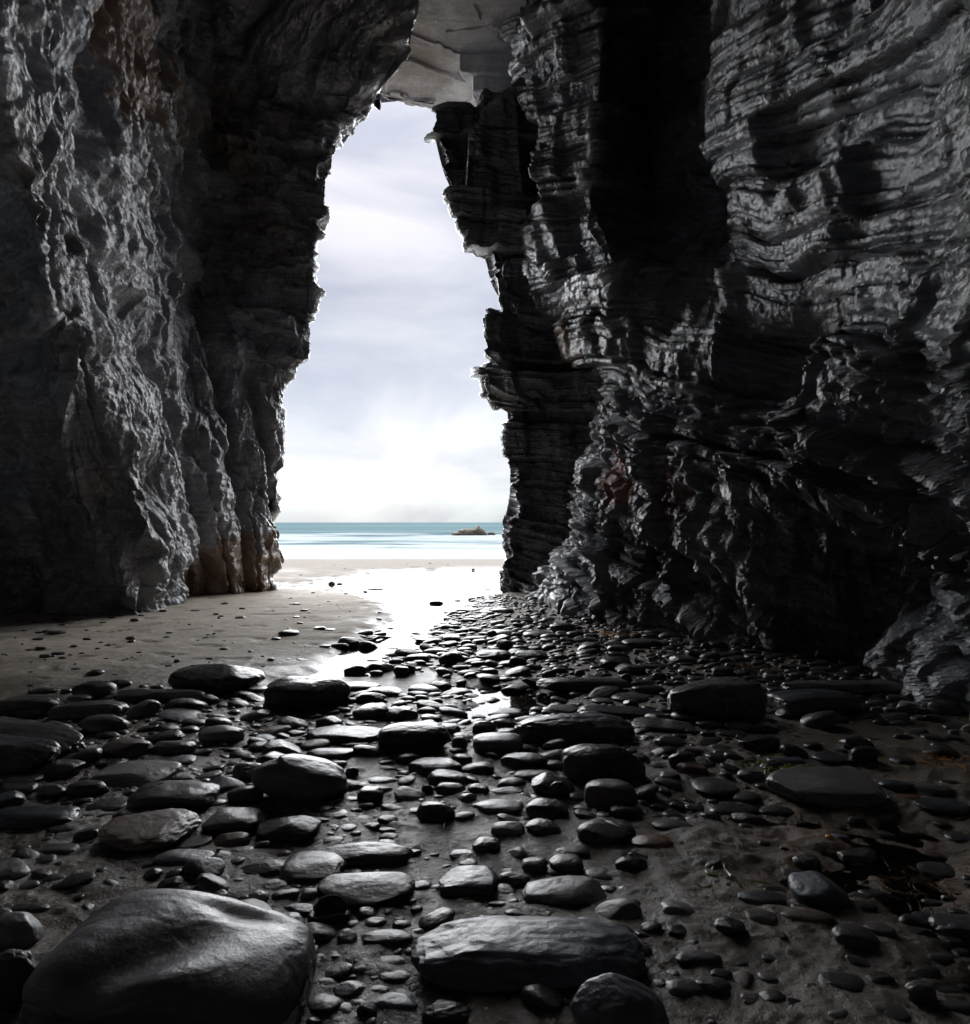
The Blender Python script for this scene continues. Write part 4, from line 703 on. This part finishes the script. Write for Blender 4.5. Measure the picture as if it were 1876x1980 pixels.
# ------------------------------------------------------------------ the rock out at sea
def sea_rock():
    v, fs = ICO[5]
    d = 98.0; cx = (908-CX)/F*d
    p = v*((np.abs(v)**3).sum(1)**(-1/3))[:, None]
    x, y, z = p[:, 0].copy(), p[:, 1].copy(), p[:, 2].copy()
    prof = np.interp(x, [-1, -.8, -.55, -.25, .1, .3, .42, .5, .75, .9, 1], [.12, .28, .5, .62, .6, .62, .95, 1.0, .75, .45, .2])
    z = np.where(z > 0, z*prof*1.15, z*.5)
    p = np.stack([x, y, z], 1); q = p*np.array([2, 1, 1.5])
    p = p+v*(0.10*blocks((q[:, 2]+.2*q[:, 0])/.3, q[:, 0]/.6+q[:, 1], .2, .2, 500)+.05*fbm(q*3, 3, 501))[:, None]
    k = NT('sea_rock'); n = k.noise(1.2, 7, .65); k.col(k.ramp(n, ((.3, (.045, .037, .03)), (.65, (.11, .085, .06))))); k.rough(.7); k.bump(k.noise(3, 7, .65), .7, .2)
    o = mesh_from('sea_rock', p*np.array([2.85, 1.6, 1.45]), fs, k.m); o.location = (cx, d, SEA_Z-.05)
    tag(o, 'low brown rock islet standing in the surf near the right edge of the opening', 'rock')
    p, fs = stone_shape(3, 71, 2.4, 6, .05); o = mesh_from('sea_rock', p*np.array([.7, .5, .5]), fs, k.m); o.location = ((950-CX)/F*d, d+1, SEA_Z)
    tag(o, 'small rock just right of the brown islet in the surf', 'rock')
sea_rock()

# ------------------------------------------------------------------ weed, driftwood and other flotsam
def gz(x, y): return float(sand_z(np.array([x]), np.array([y]), False)[0])
def weed_mat(name, a, b):
    k = NT(name); k.col(k.ramp(k.noise(14, 4, .6), ((.3, a), (.7, b)))); k.rough(.28); k.b.inputs['Subsurface Weight'].default_value = 0.0; return k.m
WEEDS = dict(brown=weed_mat('brown_weed', (.035, .022, .012), (.10, .06, .028)), orange=weed_mat('orange_weed', (.22, .09, .025), (.36, .17, .05)), green=weed_mat('green_weed', (.07, .11, .015), (.20, .26, .04)))
def weed(px, py, r, n, colr, label, lift=.02, z0=None):
    rs = random.Random(int(px*7+py)); x0, y0 = gp(px, py); V, Fc = [], []; z0 = gz(x0, y0)
    for _ in range(n):
        x, y = x0+rs.gauss(0, r*.45), y0+rs.gauss(0, r*.3); an = rs.uniform(0, 6.28); w = rs.uniform(.003, .009)*(1 if r < .12 else 1.4); ln = rs.uniform(.5, 1.2)*r; m = 7
        base = len(V); cu = rs.uniform(-3, 3); ph = rs.uniform(0, 6)
        for k in range(m+1):
            t = k/m; an += cu/m; x += math.cos(an)*ln/m; y += math.sin(an)*ln/m
            z = (gz(x, y) if z0 is None else z0)+.006+lift*abs(math.sin(3.1*t+ph))*rs.uniform(.6, 1); ww = w*(1-.7*t)*(1+.4*math.sin(9*t+ph))
            nx, ny = -math.sin(an)*ww, math.cos(an)*ww
            V += [(x-nx, y-ny, z-.4*ww), (x, y, z+.5*ww), (x+nx, y+ny, z-.2*ww)]
        for k in range(m):
            for q in (0, 1): i = base+3*k+q; Fc.append((i, i+3, i+4, i+1))
    o = mesh_from('seaweed', np.array(V), np.array(Fc), WEEDS[colr]); tag(o, label, 'seaweed')
weed(1445, 1293, .28, 60, 'brown', 'dark brown seaweed clump among the pebbles in front of the right wall')
weed(1186, 1230, .30, 26, 'orange', 'orange seaweed scrap on the far pebble bank', .04)
weed(1568, 1256, .22, 22, 'orange', 'orange seaweed scrap at the foot of the right wall', .03)
weed(1655, 1268, .26, 22, 'green', 'green weed strands at the foot of the right wall', .03)
weed(1503, 1488, .16, 26, 'green', 'bright green weed behind the angular pale slab')
weed(1785, 1692, .16, 60, 'brown', 'brown seaweed tangle in the pool at the lower right')
weed(1838, 1476, .16, 20, 'orange', 'rusty seaweed strip on bare sand near the right edge', .01)
weed(487, 1410, .10, 16, 'orange', 'small orange weed scrap among the left cobbles')
weed(1412, 1708, .12, 10, 'green', 'thin green weed strands on brown sand left of the upright wedge stone', .01)
weed(850, 1572, .12, 8, 'brown', 'few brown weed stems on the bare sand strip in the centre', .008)
weed(240, 1222, .25, 10, 'green', 'thin green weed on the open sand near the left wall', .008)
weed(1700, 1478, .12, 10, 'green', 'green weed beside two black cobbles on the right sand', .01)
weed(1175, 1462, .10, 9, 'brown', 'short brown weed stems in front of the ridge backed boulder', .008)
weed(745, 1262, .35, 14, 'brown', 'dark weed strands trailing in the shining stream', .01)
def flotsam():
    # yellow float, driftwood stick, shell
    k = NT('yellow_plastic'); k.col((.62, .33, .02)); k.rough(.22); x, y = gp(1603, 1612)
    v, fs = ICO[3]; p = v.copy(); p[:, 2] *= .86; p *= (1-.10*np.exp(-(v[:, 2]/.10)**2))[:, None]; r = .017*y/3.0
    o = mesh_from('float', p*r, fs, k.m); o.location = (x, y, gz(x, y)+r*.8); tag(o, 'small round yellow plastic float lying on the brown sand by the pool', 'float')
    k = NT('driftwood'); k.col(k.ramp(k.noise(8, 6, .6, k.map((1, 8, 8))), ((.3, (.03, .025, .022)), (.7, (.08, .06, .05))))); k.rough(.5)
    a = np.array([*gp(706, 1237), 0]); b = np.array([*gp(766, 1224), .03]); V = []; m, q = 14, 8; rs = np.random.RandomState(3)
    for i in range(m):
        t = i/(m-1); c = a+(b-a)*t+np.array([0, 0, gz(*(a+(b-a)*t)[:2])+.03+.03*math.sin(t*5)]); r = .028*(1-.6*t)*(1+.15*rs.randn()*.5)
        for j in range(q): an = j*2*math.pi/q; V.append(c+np.array([-.3*math.cos(an), math.cos(an)*.9, math.sin(an)])*r)
    Fc = [(i*q+j, i*q+(j+1) % q, (i+1)*q+(j+1) % q, (i+1)*q+j) for i in range(m-1) for j in range(q)]
    o = mesh_from('driftwood_stick', np.array(V), np.array(Fc), k.m); tag(o, 'thin dark driftwood stick lying across the shining stream', 'driftwood')
    k = NT('shell'); k.col(k.ramp(k.noise(20, 5, .6), ((.3, (.04, .042, .05)), (.7, (.20, .20, .21))))); k.rough(.25)
    x, y = gp(633, 1790); n, m = 40, 10; V = []
    for sgn in (1, .9):
        for i in range(m):
            ph = (i/(m-1))*1.45
            for j in range(n):
                an = j*2*math.pi/n; rr = math.sin(ph)*sgn*.065; V.append((rr*math.cos(an)*(1+.06*math.sin(an*7)), -math.cos(ph)*-.05*sgn, rr*math.sin(an)*.75))
    Fc = []
    for b in (0, m*n):
        for i in range(m-1):
            for j in range(n): Fc.append((b+i*n+j, b+i*n+(j+1) % n, b+(i+1)*n+(j+1) % n, b+(i+1)*n+j))
    for j in range(n): Fc.append(((m-1)*n+j, (m-1)*n+(j+1) % n, m*n+(m-1)*n+(j+1) % n, m*n+(m-1)*n+j))
    o = mesh_from('limpet_shell', np.array(V), np.array(Fc), k.m); o.location = (x, y+.05, gz(x, y)+.045); o.rotation_euler = (R(-28), 0, R(8)); tag(o, 'empty hollow shell with a bright rim right of the big front boulder', 'shell')
flotsam()
